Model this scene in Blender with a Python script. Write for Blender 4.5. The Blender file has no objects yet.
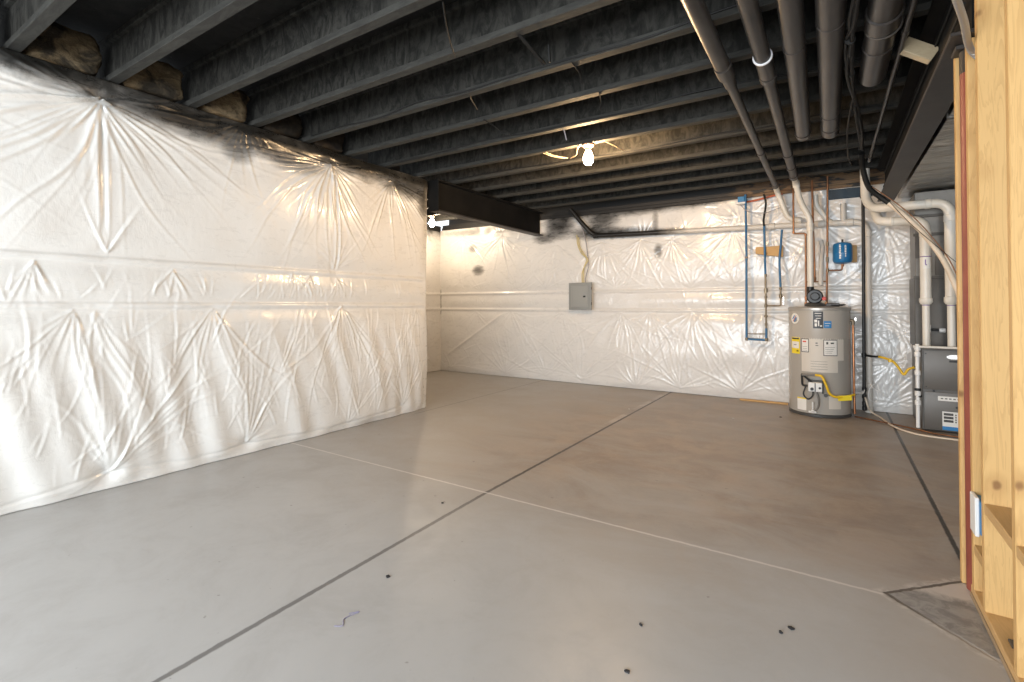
import bpy, bmesh, math, random
import numpy as np
from mathutils import Vector, Matrix

random.seed(7)
rng = np.random.default_rng(11)
R = math.radians
SC = bpy.context.scene
COL = SC.collection

# ------------------------------------------------------------------ camera, world, exposure, daylight
cam_d = bpy.data.cameras.new('camera')
cam = bpy.data.objects.new('camera', cam_d)
COL.objects.link(cam)
cam.location = (0, 0, 1.22)
cam.rotation_euler = (R(90.85), 0, R(32.958))
cam_d.sensor_fit = 'HORIZONTAL'
cam_d.sensor_width = 36
cam_d.lens = 493.4 * 36 / 1024
cam_d.shift_y = -43.4 / 1024
cam_d.clip_start = 0.02
SC.camera = cam

W = bpy.data.worlds.new('world')
SC.world = W
W.use_nodes = True
W.node_tree.nodes['Background'].inputs[0].default_value = (0.88, 0.94, 1.0, 1)
W.node_tree.nodes['Background'].inputs[1].default_value = 1.0

SC.view_settings.view_transform = 'Standard'
SC.view_settings.look = 'None'
SC.view_settings.gamma = 1.0
SC.view_settings.use_curve_mapping = False
SC.view_settings.exposure = 0.62

DAY = bpy.data.lights.new('daylight', 'AREA')
DAY.shape = 'RECTANGLE'
DAY.size, DAY.size_y = 5.6, 1.75
DAY.energy = 285
DAY.color = (0.90, 0.955, 1.0)
day = bpy.data.objects.new('daylight', DAY)
COL.objects.link(day)
day.location = (-0.9, -2.75, 1.35)
day.rotation_euler = (R(90), 0, 0)          # faces +Y, in through the rear window opening

BULB = 800.0                                # radiance of each bare bulb

# ------------------------------------------------------------------ materials
def mat(name, col, rough=0.6, metal=0.0, spec=0.5):
    m = bpy.data.materials.new(name)
    m.use_nodes = True
    b = m.node_tree.nodes['Principled BSDF']
    b.inputs['Base Color'].default_value = (*col, 1)
    b.inputs['Roughness'].default_value = rough
    b.inputs['Metallic'].default_value = metal
    b.inputs['Specular IOR Level'].default_value = spec
    return m

class NT:
    """tiny helper for building node trees"""
    def __init__(s, m):
        s.t = m.node_tree
        s.b = s.t.nodes['Principled BSDF']
        tc = s.t.nodes.new('ShaderNodeTexCoord')
        geo = s.t.nodes.new('ShaderNodeNewGeometry')
        s.obj = tc.outputs['Object']
        s.pos = geo.outputs['Position']
    def link(s, a, b): s.t.links.new(a, b)
    def put(s, sock, v):
        if hasattr(v, 'links'): s.link(v, sock)
        elif isinstance(v, (tuple, list)) and len(v) == 3 and sock.type == 'RGBA': sock.default_value = (*v, 1)
        else: sock.default_value = v
    def math(s, op, a, b=None, clamp=False):
        n = s.t.nodes.new('ShaderNodeMath'); n.operation = op; n.use_clamp = clamp
        s.put(n.inputs[0], a)
        if b is not None: s.put(n.inputs[1], b)
        return n.outputs[0]
    def xyz(s, v=None):
        n = s.t.nodes.new('ShaderNodeSeparateXYZ'); s.link(v or s.pos, n.inputs[0])
        return n.outputs
    def scale(s, v, sc):
        n = s.t.nodes.new('ShaderNodeMapping'); s.link(v, n.inputs[0]); n.inputs['Scale'].default_value = sc
        return n.outputs[0]
    def noise(s, v, scale, detail=4, rough=0.55, dist=0.0):
        n = s.t.nodes.new('ShaderNodeTexNoise'); s.link(v, n.inputs['Vector'])
        n.inputs['Scale'].default_value = scale; n.inputs['Detail'].default_value = detail
        n.inputs['Roughness'].default_value = rough; n.inputs['Distortion'].default_value = dist
        return n.outputs[0]
    def ramp(s, f, a, b, ca=0.0, cb=1.0, smooth=True):
        n = s.t.nodes.new('ShaderNodeMapRange')
        n.interpolation_type = 'SMOOTHSTEP' if smooth else 'LINEAR'
        s.link(f, n.inputs[0])
        n.inputs[1].default_value = a; n.inputs[2].default_value = b
        n.inputs[3].default_value = ca; n.inputs[4].default_value = cb
        return n.outputs[0]
    def mix(s, f, a, b):
        n = s.t.nodes.new('ShaderNodeMix'); n.data_type = 'RGBA'
        s.put(n.inputs[0], f); s.put(n.inputs[6], a); s.put(n.inputs[7], b)
        return n.outputs[2]
    def bump(s, h, strength, dist=0.01):
        n = s.t.nodes.new('ShaderNodeBump'); s.link(h, n.inputs['Height'])
        n.inputs['Strength'].default_value = strength; n.inputs['Distance'].default_value = dist
        s.link(n.outputs[0], s.b.inputs['Normal'])
    def color(s, c): s.link(c, s.b.inputs['Base Color'])
    def rough(s, c): s.link(c, s.b.inputs['Roughness'])

def noisy(name, c1, c2, scale=8, rough=0.6, metal=0.0, stretch=(1, 1, 1), bump=0.0, spec=0.5):
    m = mat(name, c1, rough, metal, spec); n = NT(m)
    f = n.noise(n.scale(n.pos, stretch), scale, 5)
    n.color(n.mix(n.ramp(f, 0.3, 0.7), c1, c2))
    if bump: n.bump(f, bump, 0.01)
    return m

def floor_material():
    m = mat('polished_concrete', (0.4, 0.38, 0.36), 0.4, 0, 0.4); n = NT(m)
    x, y, z = n.xyz()
    big = n.noise(n.pos, 0.55, 5, 0.6, 0.6)
    mid = n.noise(n.pos, 2.6, 9, 0.72, 0.5)
    fine = n.noise(n.pos, 45, 4, 0.7)
    sweep = n.noise(n.scale(n.pos, (0.9, 1.7, 1)), 1.3, 8, 0.68, 0.7)
    base = n.mix(n.ramp(big, 0.3, 0.7), (0.405, 0.40, 0.39), (0.465, 0.46, 0.45))
    base = n.mix(n.math('MULTIPLY', n.ramp(mid, 0.42, 0.72), 0.35), base, (0.335, 0.315, 0.295))
    # muddy brown stain over the far slabs, swept about
    far = n.ramp(n.math('ADD', y, n.math('MULTIPLY', sweep, 1.6)), 2.5, 4.6)
    mud = n.math('MULTIPLY', far, n.ramp(sweep, 0.25, 0.65, 0.55, 1.0))
    mud = n.math('MULTIPLY', mud, n.ramp(x, -3.6, -1.6, 0.35, 1.0))
    mudc = n.mix(n.ramp(mid, 0.38, 0.66), (0.275, 0.217, 0.17), (0.40, 0.325, 0.262))
    base = n.mix(mud, base, mudc)
    scuff = n.noise(n.scale(n.pos, (3.0, 9.0, 1)), 2.2, 6, 0.75, 1.0)
    base = n.mix(n.math('MULTIPLY', n.ramp(scuff, 0.66, 0.74), n.ramp(big, 0.45, 0.6, 0.1, 0.6)), base, (0.5, 0.465, 0.43))
    spots = n.noise(n.pos, 19, 2, 0.5)
    base = n.mix(n.math('MULTIPLY', n.ramp(spots, 0.74, 0.77), 0.55), base, (0.2, 0.18, 0.165))
    base = n.mix(n.math('MULTIPLY', n.ramp(fine, 0.62, 0.8), 0.25), base, (0.25, 0.235, 0.22))
    base = n.mix(n.math('MULTIPLY', n.ramp(fine, 0.2, 0.36, 1, 0), 0.2), base, (0.6, 0.585, 0.56))
    wob = n.math('MULTIPLY', n.math('SUBTRACT', n.noise(n.pos, 25, 3), 0.5), 0.012)
    def line(coord, v, w):
        d = n.math('ABSOLUTE', n.math('ADD', n.math('SUBTRACT', coord, v), wob))
        return n.ramp(d, w * 0.45, w, 1, 0)
    j1 = line(n.math('SUBTRACT', x, n.math('MULTIPLY', n.math('MAXIMUM', n.math('SUBTRACT', 2.6, y), 0.0), 0.026)), -1.895, 0.017)
    j3 = n.math('MULTIPLY', line(x, 0.512, 0.015), n.ramp(y, 2.93, 2.97))
    j2 = n.math('MULTIPLY', line(y, 2.615, 0.011), n.ramp(x, 0.165, 0.18, 1, 0))
    j4 = n.math('MULTIPLY', line(x, -3.93, 0.011), n.ramp(y, 4.0, 4.1))
    dust = n.math('MULTIPLY', line(x, -1.935, 0.05), n.math('MULTIPLY', n.ramp(y, 4.2, 5.0), n.ramp(mid, 0.4, 0.6)))
    base = n.mix(n.math('MULTIPLY', dust, 0.5), base, (0.6, 0.57, 0.54))
    # the slab patch round the column
    dd = n.math('ADD', n.math('ABSOLUTE', n.math('SUBTRACT', x, 0.47)), n.math('ABSOLUTE', n.math('SUBTRACT', y, 2.63)))
    inside = n.ramp(dd, 0.275, 0.295, 1, 0)
    rough_n = n.noise(n.pos, 14, 6, 0.7, 1.0)
    patch = n.mix(n.ramp(rough_n, 0.35, 0.65), (0.22, 0.215, 0.21), (0.36, 0.35, 0.34))
    patch = n.mix(n.math('MULTIPLY', n.ramp(n.math('ADD', y, n.math('MULTIPLY', rough_n, 0.1)), 2.74, 2.82), 0.85), patch, (0.62, 0.585, 0.555))
    base = n.mix(inside, base, patch)
    dl = n.math('ABSOLUTE', n.math('ADD', n.math('SUBTRACT', dd, 0.29), n.math('MULTIPLY', wob, 2.6)))
    edge = n.ramp(dl, 0.006, 0.015, 1, 0)
    halo = n.math('MULTIPLY', n.ramp(n.math('ABSOLUTE', n.math('SUBTRACT', dd, 0.315)), 0.005, 0.04, 1, 0), n.ramp(rough_n, 0.42, 0.6))
    base = n.mix(n.math('MULTIPLY', halo, 0.6), base, (0.62, 0.6, 0.57))
    pale2 = n.mix(n.ramp(y, 2.3, 2.6), (0.5, 0.48, 0.46), (0.12, 0.105, 0.09))
    base = n.mix(edge, base, pale2)
    base = n.mix(n.math('MULTIPLY', j1, 0.9), base, n.mix(n.ramp(y, 2.3, 3.0), (0.15, 0.145, 0.14), (0.035, 0.03, 0.026)))
    base = n.mix(n.math('MULTIPLY', j2, 0.8), base, (0.66, 0.63, 0.6))
    base = n.mix(n.math('MULTIPLY', j3, 0.95), base, (0.03, 0.025, 0.02))
    base = n.mix(n.math('MULTIPLY', j4, 0.8), base, (0.16, 0.14, 0.13))
    n.color(base)
    n.rough(n.ramp(n.math('ADD', mid, n.math('MULTIPLY', fine, 0.3)), 0.4, 0.95, 0.33, 0.55))
    grooves = n.math('MAXIMUM', n.math('MAXIMUM', j1, j3), n.math('MAXIMUM', j4, edge))
    h = n.math('ADD', n.math('MULTIPLY', grooves, -1.0), n.math('MULTIPLY', fine, 0.05))
    n.bump(h, 0.35, 0.006)
    return m

def plastic_material(name, axis, top, stains, streak, tint=(0.80, 0.785, 0.75)):
    """white vinyl facing with black paint overspray; stains = (along, z, r_along, r_z, strength)"""
    m = mat(name, tint, 0.36, 0.0, 0.6); n = NT(m)
    p = n.xyz()
    s = p[axis]; z = p[2]
    n1 = n.noise(n.pos, 3.2, 5, 0.65, 0.8)
    n2 = n.noise(n.scale(n.pos, (1, 1, 3.0)), 7, 5, 0.7, 0.5)
    edge = n.math('ADD', z, n.math('MULTIPLY', n.math('SUBTRACT', n1, 0.5), 0.42))
    k = n.math('MULTIPLY', n.ramp(edge, top - 0.24, top + 0.03), 0.96)
    for (a, zz, ra, rz, st) in stains:
        da = n.math('DIVIDE', n.math('SUBTRACT', s, a), ra)
        dz = n.math('DIVIDE', n.math('SUBTRACT', z, zz), rz)
        d2 = n.math('ADD', n.math('MULTIPLY', da, da), n.math('MULTIPLY', dz, dz))
        d2 = n.math('ADD', d2, n.math('MULTIPLY', n.math('SUBTRACT', n2, 0.5), 1.0))
        kk = n.math('MULTIPLY', n.ramp(d2, -0.1, 1.35, 1, 0), st)
        k = n.math('SUBTRACT', 1.0, n.math('MULTIPLY', n.math('SUBTRACT', 1.0, k), n.math('SUBTRACT', 1.0, kk)))
    base = n.mix(n.math('MULTIPLY', n.ramp(n1, 0.4, 0.75), 0.25), tint, tuple(c * 0.88 for c in tint))
    n.color(n.mix(k, base, (0.012, 0.012, 0.011)))
    n.rough(n.ramp(n2, 0.3, 0.7, 0.24, 0.38))
    c = n.noise(n.scale(n.pos, streak), 13, 4, 0.6, 0.25)
    n.bump(c, 0.13, 0.02)
    try: n.b.inputs['Coat Weight'].default_value = 0.45; n.b.inputs['Coat Roughness'].default_value = 0.14
    except Exception: pass
    return m

def black_osb(name, c1, c2, stretch, scale=9):
    m = mat(name, c1, 0.75, 0, 0.22); n = NT(m)
    f = n.noise(n.scale(n.pos, stretch), scale, 6, 0.7, 1.0)
    g = n.noise(n.scale(n.pos, stretch), scale * 3.3, 3, 0.6)
    c = n.mix(n.ramp(f, 0.36, 0.66), c1, c2)
    c = n.mix(n.math('MULTIPLY', n.ramp(g, 0.68, 0.78), 0.5), c, (0.075, 0.068, 0.058))
    n.color(c); n.bump(f, 0.25, 0.01)
    return m

def pine_material(name, c1, c2, axis=2, knots=True, scale=1.0):
    m = mat(name, c1, 0.55, 0, 0.35); n = NT(m)
    st = [9, 9, 9]; st[axis] = 0.7
    g = n.noise(n.scale(n.pos, tuple(v * scale for v in st)), 2.0, 4, 0.55, 1.0)
    rings = n.math('FRACT', n.math('MULTIPLY', g, 9.0))
    c = n.mix(n.math('MULTIPLY', n.ramp(rings, 0.4, 1.0), 0.32), c1, c2)
    g2 = n.noise(n.scale(n.pos, tuple(v * .35 for v in st)), 1.2, 3, 0.5, 0.6)
    c = n.mix(n.math('MULTIPLY', n.ramp(g2, 0.5, 0.7), 0.35), c, c2)
    if knots:
        ks = [7.5, 7.5, 7.5]; ks[axis] = 5.0
        w = n.t.nodes.new('ShaderNodeVectorMath'); w.operation = 'ADD'
        n.link(n.scale(n.pos, tuple(ks)), w.inputs[0])
        nz = n.t.nodes.new('ShaderNodeTexNoise'); n.link(n.pos, nz.inputs['Vector']); nz.inputs['Scale'].default_value = 18
        sc = n.t.nodes.new('ShaderNodeVectorMath'); sc.operation = 'SCALE'; n.link(nz.outputs['Color'], sc.inputs[0]); sc.inputs['Scale'].default_value = 0.12
        n.link(sc.outputs[0], w.inputs[1])
        v = n.t.nodes.new('ShaderNodeTexVoronoi'); n.link(w.outputs[0], v.inputs['Vector'])
        v.inputs['Scale'].default_value = 1.0
        sel = n.ramp(n.xyz(v.outputs['Color'])[0], 0.42, 0.46)
        k = n.math('MULTIPLY', n.ramp(v.outputs['Distance'], 0.05, 0.13, 1, 0), sel)
        halo = n.math('MULTIPLY', n.ramp(v.outputs['Distance'], 0.08, 0.38, 1, 0), sel)
        c = n.mix(n.math('MULTIPLY', halo, 0.45), c, c2)
        c = n.mix(n.math('MULTIPLY', k, 0.8), c, (0.22, 0.10, 0.035))
    n.color(c); n.bump(g, 0.1, 0.004)
    return m

M = {}
M['floor'] = floor_material()
M['concrete'] = noisy('foundation_concrete', (0.34, 0.33, 0.31), (0.42, 0.41, 0.39), 5, 0.85, bump=0.2)
M['blackwall'] = noisy('black_sprayed_concrete', (0.016, 0.016, 0.015), (0.03, 0.028, 0.026), 6, 0.8)
M['deck'] = black_osb('black_sprayed_subfloor', (0.006, 0.006, 0.006), (0.013, 0.0125, 0.012), (1, 1, 1), 7)
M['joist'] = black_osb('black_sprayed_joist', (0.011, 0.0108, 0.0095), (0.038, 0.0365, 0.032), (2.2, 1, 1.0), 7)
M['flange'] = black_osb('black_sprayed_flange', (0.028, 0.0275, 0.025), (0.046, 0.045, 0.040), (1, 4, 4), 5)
M['steel'] = noisy('black_painted_steel', (0.022, 0.020, 0.019), (0.038, 0.034, 0.031), 5, 0.5)
M['steel_dark'] = noisy('black_painted_beam', (0.004, 0.004, 0.004), (0.008, 0.0075, 0.007), 5, 0.75, spec=0.2)
M['duct'] = noisy('black_painted_duct', (0.026, 0.0235, 0.022), (0.042, 0.038, 0.035), 5, 0.36, stretch=(6, 0.6, 6))
M['blackpipe'] = noisy('black_painted_pvc', (0.028, 0.025, 0.023), (0.045, 0.040, 0.036), 7, 0.4)
M['wire'] = mat('black_painted_cable', (0.010, 0.010, 0.0095), 0.6, 0, 0.3)
M['pvc'] = noisy('white_pvc', (0.72, 0.68, 0.60), (0.78, 0.74, 0.67), 5, 0.35)
M['pvcgrey'] = noisy('dusty_pvc', (0.52, 0.49, 0.45), (0.62, 0.59, 0.54), 6, 0.45)
M['purple'] = mat('purple_primer', (0.16, 0.09, 0.30), 0.5)
M['whitering'] = mat('unpainted_white_ring', (0.75, 0.75, 0.76), 0.4)
M['pexblue'] = mat('blue_pex', (0.02, 0.135, 0.29), 0.4)
M['pexred'] = mat('red_pex', (0.55, 0.13, 0.05), 0.45)
M['brass'] = mat('brass', (0.22, 0.17, 0.11), 0.4, 0.6)
M['copper'] = noisy('copper', (0.58, 0.25, 0.11), (0.38, 0.17, 0.09), 9, 0.34, 0.85)
M['copperdark'] = noisy('aged_copper', (0.22, 0.11, 0.06), (0.33, 0.16, 0.08), 9, 0.42, 0.75)
M['blackiron'] = mat('black_iron', (0.018, 0.018, 0.018), 0.45, 0.3)
M['tank'] = mat('grey_tank_enamel', (0.42, 0.392, 0.352), 0.27, 0.0)
M['tanktop'] = mat('tank_lid', (0.42, 0.40, 0.37), 0.3, 0.4)
M['black'] = mat('black_plastic', (0.012, 0.012, 0.013), 0.4)
M['darkgrey'] = mat('dark_grey_plastic', (0.06, 0.058, 0.055), 0.45)
M['white'] = mat('white_plastic', (0.82, 0.81, 0.79), 0.4)
M['paper'] = mat('label_paper', (0.64, 0.59, 0.52), 0.5)
M['paperwhite'] = mat('white_label', (0.8, 0.78, 0.74), 0.5)
M['yellow'] = mat('yellow_label', (0.85, 0.66, 0.03), 0.5)
M['gasyellow'] = mat('yellow_coated_hose', (0.80, 0.50, 0.015), 0.4)
M['blue'] = mat('blue_label', (0.03, 0.22, 0.52), 0.5)
M['red'] = mat('red_plastic', (0.55, 0.05, 0.03), 0.45)
M['tankblue'] = noisy('blue_enamel', (0.012, 0.14, 0.34), (0.015, 0.165, 0.39), 3, 0.3)
M['furnace'] = mat('grey_furnace_enamel', (0.125, 0.115, 0.103), 0.42, 0.1)
M['galv'] = noisy('galvanised_sheet', (0.15, 0.14, 0.125), (0.23, 0.215, 0.195), 3, 0.42, 0.4)
M['galvdark'] = noisy('dull_sheet_metal', (0.075, 0.067, 0.058), (0.105, 0.095, 0.083), 3, 0.45, 0.3)
M['chrome'] = mat('bright_metal', (0.72, 0.70, 0.67), 0.22, 1.0)
M['panelgrey'] = mat('grey_panel_enamel', (0.30, 0.305, 0.29), 0.4, 0.2)
M['panelshade'] = mat('grey_panel_door', (0.335, 0.34, 0.325), 0.38, 0.2)
M['romex'] = mat('yellow_cable_sheath', (0.62, 0.52, 0.26), 0.45)
M['cutcable'] = mat('dusty_cable_sheath', (0.22, 0.17, 0.11), 0.6)
M['greycable'] = mat('grey_cable_sheath', (0.30, 0.28, 0.30), 0.5)
M['pine'] = pine_material('pine_stud', (0.68, 0.43, 0.175), (0.44, 0.235, 0.08))
M['pineflat'] = pine_material('pine_plate', (0.62, 0.40, 0.18), (0.46, 0.28, 0.11), axis=1, knots=False)
M['solebrown'] = pine_material('treated_plate', (0.36, 0.26, 0.16), (0.28, 0.20, 0.12), axis=1, knots=False)
M['board'] = pine_material('raw_board', (0.60, 0.36, 0.14), (0.48, 0.27, 0.10), axis=0, knots=True)
M['blockend'] = pine_material('raw_block', (0.46, 0.37, 0.24), (0.36, 0.27, 0.17), axis=0, knots=False)
M['redsteel'] = noisy('red_oxide_primer', (0.235, 0.055, 0.035), (0.28, 0.07, 0.045), 8, 0.5)
M['sleeve'] = noisy('cream_foam_sleeve', (0.70, 0.58, 0.44), (0.76, 0.65, 0.52), 6, 0.6)
M['navy'] = noisy('dark_blue_membrane', (0.008, 0.02, 0.035), (0.012, 0.035, 0.06), 6, 0.5)
M['boxblue'] = mat('blue_box_plastic', (0.015, 0.19, 0.42), 0.45)
M['porcelain'] = mat('porcelain', (0.20, 0.12, 0.085), 0.5)
M['debris'] = mat('black_paint_flake', (0.02, 0.02, 0.022), 0.7)
M['grit'] = mat('pale_plaster_crumb', (0.7, 0.68, 0.64), 0.8)
M['chalk'] = mat('purple_chalk', (0.27, 0.25, 0.36), 0.8)

def fibre_material():
    m = mat('fibreglass', (0.2, 0.15, 0.1), 0.9, 0, 0.15); n = NT(m)
    a = n.noise(n.scale(n.pos, (1, 1, 2.2)), 9, 6, 0.75, 1.5)
    b = n.noise(n.pos, 4.5, 4, 0.6, 0.8)
    f = n.noise(n.pos, 60, 4, 0.7)
    c = n.mix(n.ramp(a, 0.3, 0.7), (0.21, 0.155, 0.09), (0.095, 0.07, 0.042))
    c = n.mix(n.math('MULTIPLY', n.ramp(b, 0.44, 0.6), 0.9), c, (0.022, 0.02, 0.017))
    n.color(c); n.bump(n.math('ADD', a, n.math('MULTIPLY', f, 0.5)), 0.6, 0.03)
    return m
M['fibre'] = fibre_material()
M['fibreblack'] = noisy('black_sprayed_fibreglass', (0.016, 0.014, 0.012), (0.035, 0.028, 0.02), 14, 0.9, bump=0.5, spec=0.1)

def foil_material():
    m = mat('crinkled_duct_metal', (0.5, 0.49, 0.46), 0.28, 0.85); n = NT(m)
    a = n.noise(n.scale(n.pos, (1.1, 3.2, 1.0)), 2.0, 3, 0.55, 1.2)
    n.color(n.mix(n.ramp(a, 0.3, 0.7), (0.56, 0.54, 0.50), (0.40, 0.385, 0.36)))
    n.bump(a, 0.55, 0.12)
    return m
M['foil'] = foil_material()

def flex_material():
    m = mat('flexible_metal_conduit', (0.6, 0.59, 0.57), 0.3, 0.9); n = NT(m)
    w = n.t.nodes.new('ShaderNodeTexWave'); w.bands_direction = 'Y'
    n.link(n.pos, w.inputs['Vector']); w.inputs['Scale'].default_value = 40
    n.bump(w.outputs['Fac'], 0.5, 0.004)
    return m
M['flex'] = flex_material()

def fade_pipe_material():
    m = mat('pvc_with_black_overspray', (0.7, 0.66, 0.6), 0.4); n = NT(m)
    x, y, z = n.xyz()
    k = n.math('ADD', x, n.math('MULTIPLY', n.noise(n.pos, 5, 4), 0.7))
    n.color(n.mix(n.ramp(k, -1.75, -1.15, 1, 0), (0.66, 0.62, 0.56), (0.014, 0.013, 0.012)))
    return m
M['fadepipe'] = fade_pipe_material()

def sill_material():
    m = mat('sill_with_overspray', (0.5, 0.3, 0.12), 0.6); n = NT(m)
    x, y, z = n.xyz()
    g = n.noise(n.scale(n.pos, (1.5, 14, 14)), 2, 5, 0.6, 1.0)
    c = n.mix(n.ramp(g, 0.3, 0.7), (0.26, 0.155, 0.07), (0.12, 0.06, 0.028))
    c = n.mix(n.ramp(n.noise(n.scale(n.pos, (2, 6, 6)), 2.5, 4, 0.6), 0.5, 0.6), c, (0.03, 0.025, 0.02))
    k = n.math('ADD', x, n.math('MULTIPLY', n.noise(n.pos, 4, 4), 0.6))
    n.color(n.mix(n.ramp(k, -0.95, -0.45, 1, 0), c, (0.016, 0.015, 0.014)))
    return m
M['sill'] = sill_material()

def bulb_material(name, col, L):
    m = bpy.data.materials.new(name); m.use_nodes = True
    t = m.node_tree; t.nodes.clear()
    o = t.nodes.new('ShaderNodeOutputMaterial'); e = t.nodes.new('ShaderNodeEmission')
    e.inputs[0].default_value = (*col, 1); e.inputs[1].default_value = L
    t.links.new(e.outputs[0], o.inputs[0])
    return m
M['bulb'] = bulb_material('lit_bulb', (1.0, 0.66, 0.35), BULB)
M['bulbdim'] = bulb_material('lit_bulb_recess', (1.0, 0.80, 0.58), BULB*0.40)

# ------------------------------------------------------------------ mesh helpers
def thing(name, label, cat, loc=(0, 0, 0), group=None):
    o = bpy.data.objects.new(name, None); COL.objects.link(o)
    o.empty_display_size = 0.1
    o.location = loc
    o['label'] = label; o['category'] = cat
    if group: o['group'] = group
    return o

def origin(o):
    v = Vector((0, 0, 0))
    while o is not None:
        v += o.location; o = o.parent
    return v

SPLIT = {'coupling', 'fitting', 'elbow', 'knob', 'screw', 'hinge', 'port', 'primer_ring', 'clamp', 'patch', 'nipple', 'logo_bar'}
def islands(bm):
    seen, out = set(), []
    for v in bm.verts:
        if v in seen: continue
        st, comp = [v], []
        seen.add(v)
        while st:
            a = st.pop(); comp.append(a)
            for e in a.link_edges:
                b = e.other_vert(a)
                if b not in seen: seen.add(b); st.append(b)
        out.append(comp)
    return out

def obj(name, bm, m, parent=None, smooth=True, label=None, base=None):
    if name in SPLIT and parent is not None:
        bm.verts.ensure_lookup_table()
        comps = islands(bm)
        if len(comps) > 1:
            first = None
            for comp in comps:
                c = bmesh.new(); mp = {v: c.verts.new(v.co) for v in comp}
                for f in {f for v in comp for f in v.link_faces}: c.faces.new([mp[v] for v in f.verts])
                o = obj1(name, c, m, parent, smooth, label, base); first = first or o
            bm.free(); return first
    return obj1(name, bm, m, parent, smooth, label, base)

def obj1(name, bm, m, parent=None, smooth=True, label=None, base=None):
    """link a bmesh given in world coordinates as one mesh object"""
    me = bpy.data.meshes.new(name)
    off = origin(parent) if parent is not None else Vector(base) if base is not None else Vector((0, 0, 0))
    bmesh.ops.recalc_face_normals(bm, faces=bm.faces[:])
    bm.transform(Matrix.Translation(-off))
    bm.to_mesh(me); bm.free()
    me.materials.append(M[m] if isinstance(m, str) else m)
    if smooth:
        for p in me.polygons: p.use_smooth = True
        try: me.set_sharp_from_angle(angle=R(38))
        except Exception: pass
    o = bpy.data.objects.new(name, me); COL.objects.link(o)
    if parent is not None: o.parent = parent
    elif base is not None: o.location = base
    if label: o['label'] = label
    return o

def tag(o, label, cat, group=None):
    o['label'] = label; o['category'] = cat
    if group: o['group'] = group
    return o

def struct(o):
    o['kind'] = 'structure'; return o

def B(): return bmesh.new()

def box(bm, x0, x1, y0, y1, z0, z1, bev=0.0, seg=1):
    r = bmesh.ops.create_cube(bm, size=1)
    vs = r['verts']
    for v in vs:
        v.co = Vector((x0 + (v.co.x + .5) * (x1 - x0), y0 + (v.co.y + .5) * (y1 - y0), z0 + (v.co.z + .5) * (z1 - z0)))
    if bev:
        es = list({e for v in vs for e in v.link_edges})
        bmesh.ops.bevel(bm, geom=es, offset=bev, segments=seg, profile=0.5, affect='EDGES')
    return bm

def obox(bm, c, size, rot=(0, 0, 0), bev=0.0):
    """oriented box"""
    t = bmesh.new(); box(t, -size[0]/2, size[0]/2, -size[1]/2, size[1]/2, -size[2]/2, size[2]/2, bev)
    from mathutils import Euler
    t.transform(Matrix.Translation(c) @ Euler(rot).to_matrix().to_4x4())
    me = bpy.data.meshes.new('t'); t.to_mesh(me); t.free(); bm.from_mesh(me); bpy.data.meshes.remove(me)
    return bm

def fillet(pts, r, n=6):
    pts = [Vector(p) for p in pts]
    out = [pts[0]]
    for i in range(1, len(pts) - 1):
        a, b, c = pts[i-1], pts[i], pts[i+1]
        d1 = (a - b); d2 = (c - b)
        rr = min(r, d1.length * .45, d2.length * .45)
        p, q = b + d1.normalized() * rr, b + d2.normalized() * rr
        for k in range(n + 1):
            t = k / n
            out.append(p * (1-t)**2 + b * 2*t*(1-t) + q * t*t)
    out.append(pts[-1])
    return out

def smoothpath(pts, n=8):
    """Catmull-Rom"""
    P = [Vector(p) for p in pts]; P = [P[0]*2 - P[1]] + P + [P[-1]*2 - P[-2]]
    out = []
    for i in range(1, len(P) - 2):
        for k in range(n):
            t = k / n
            out.append(0.5 * ((2*P[i]) + (P[i+1]-P[i-1])*t + (2*P[i-1]-5*P[i]+4*P[i+1]-P[i+2])*t*t + (-P[i-1]+3*P[i]-3*P[i+1]+P[i+2])*t**3))
    out.append(P[-2])
    return out

def tube(bm, pts, r, seg=12):
    """swept tube with closed ends; r may be a list"""
    pts = [Vector(p) for p in pts]
    n = len(pts)
    rad = r if isinstance(r, (list, tuple)) else [r] * n
    t0 = (pts[1] - pts[0]).normalized()
    up = Vector((0, 0, 1)) if abs(t0.z) < 0.9 else Vector((1, 0, 0))
    u = t0.cross(up).normalized()
    prev = None
    rings = []
    for i in range(n):
        if i == 0: t = t0
        elif i == n - 1: t = (pts[-1] - pts[-2]).normalized()
        else: t = ((pts[i+1] - pts[i]).normalized() + (pts[i] - pts[i-1]).normalized()).normalized()
        u = (u - t * u.dot(t)).normalized()
        v = t.cross(u)
        ring = [bm.verts.new(pts[i] + (u * math.cos(2*math.pi*k/seg) + v * math.sin(2*math.pi*k/seg)) * rad[i]) for k in range(seg)]
        if prev:
            for k in range(seg):
                bm.faces.new((prev[k], prev[(k+1) % seg], ring[(k+1) % seg], ring[k]))
        rings.append(ring); prev = ring
    bm.faces.new(rings[0][::-1]); bm.faces.new(rings[-1])
    return bm

def cyl(bm, a, b, r, seg=20, bev=0.0):
    a, b = Vector(a), Vector(b)
    if not bev: return tube(bm, [a, b], r, seg)
    d = (b - a).normalized()
    return tube(bm, [a, a + d*bev, b - d*bev, b], [r - bev, r, r, r - bev], seg)

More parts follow.
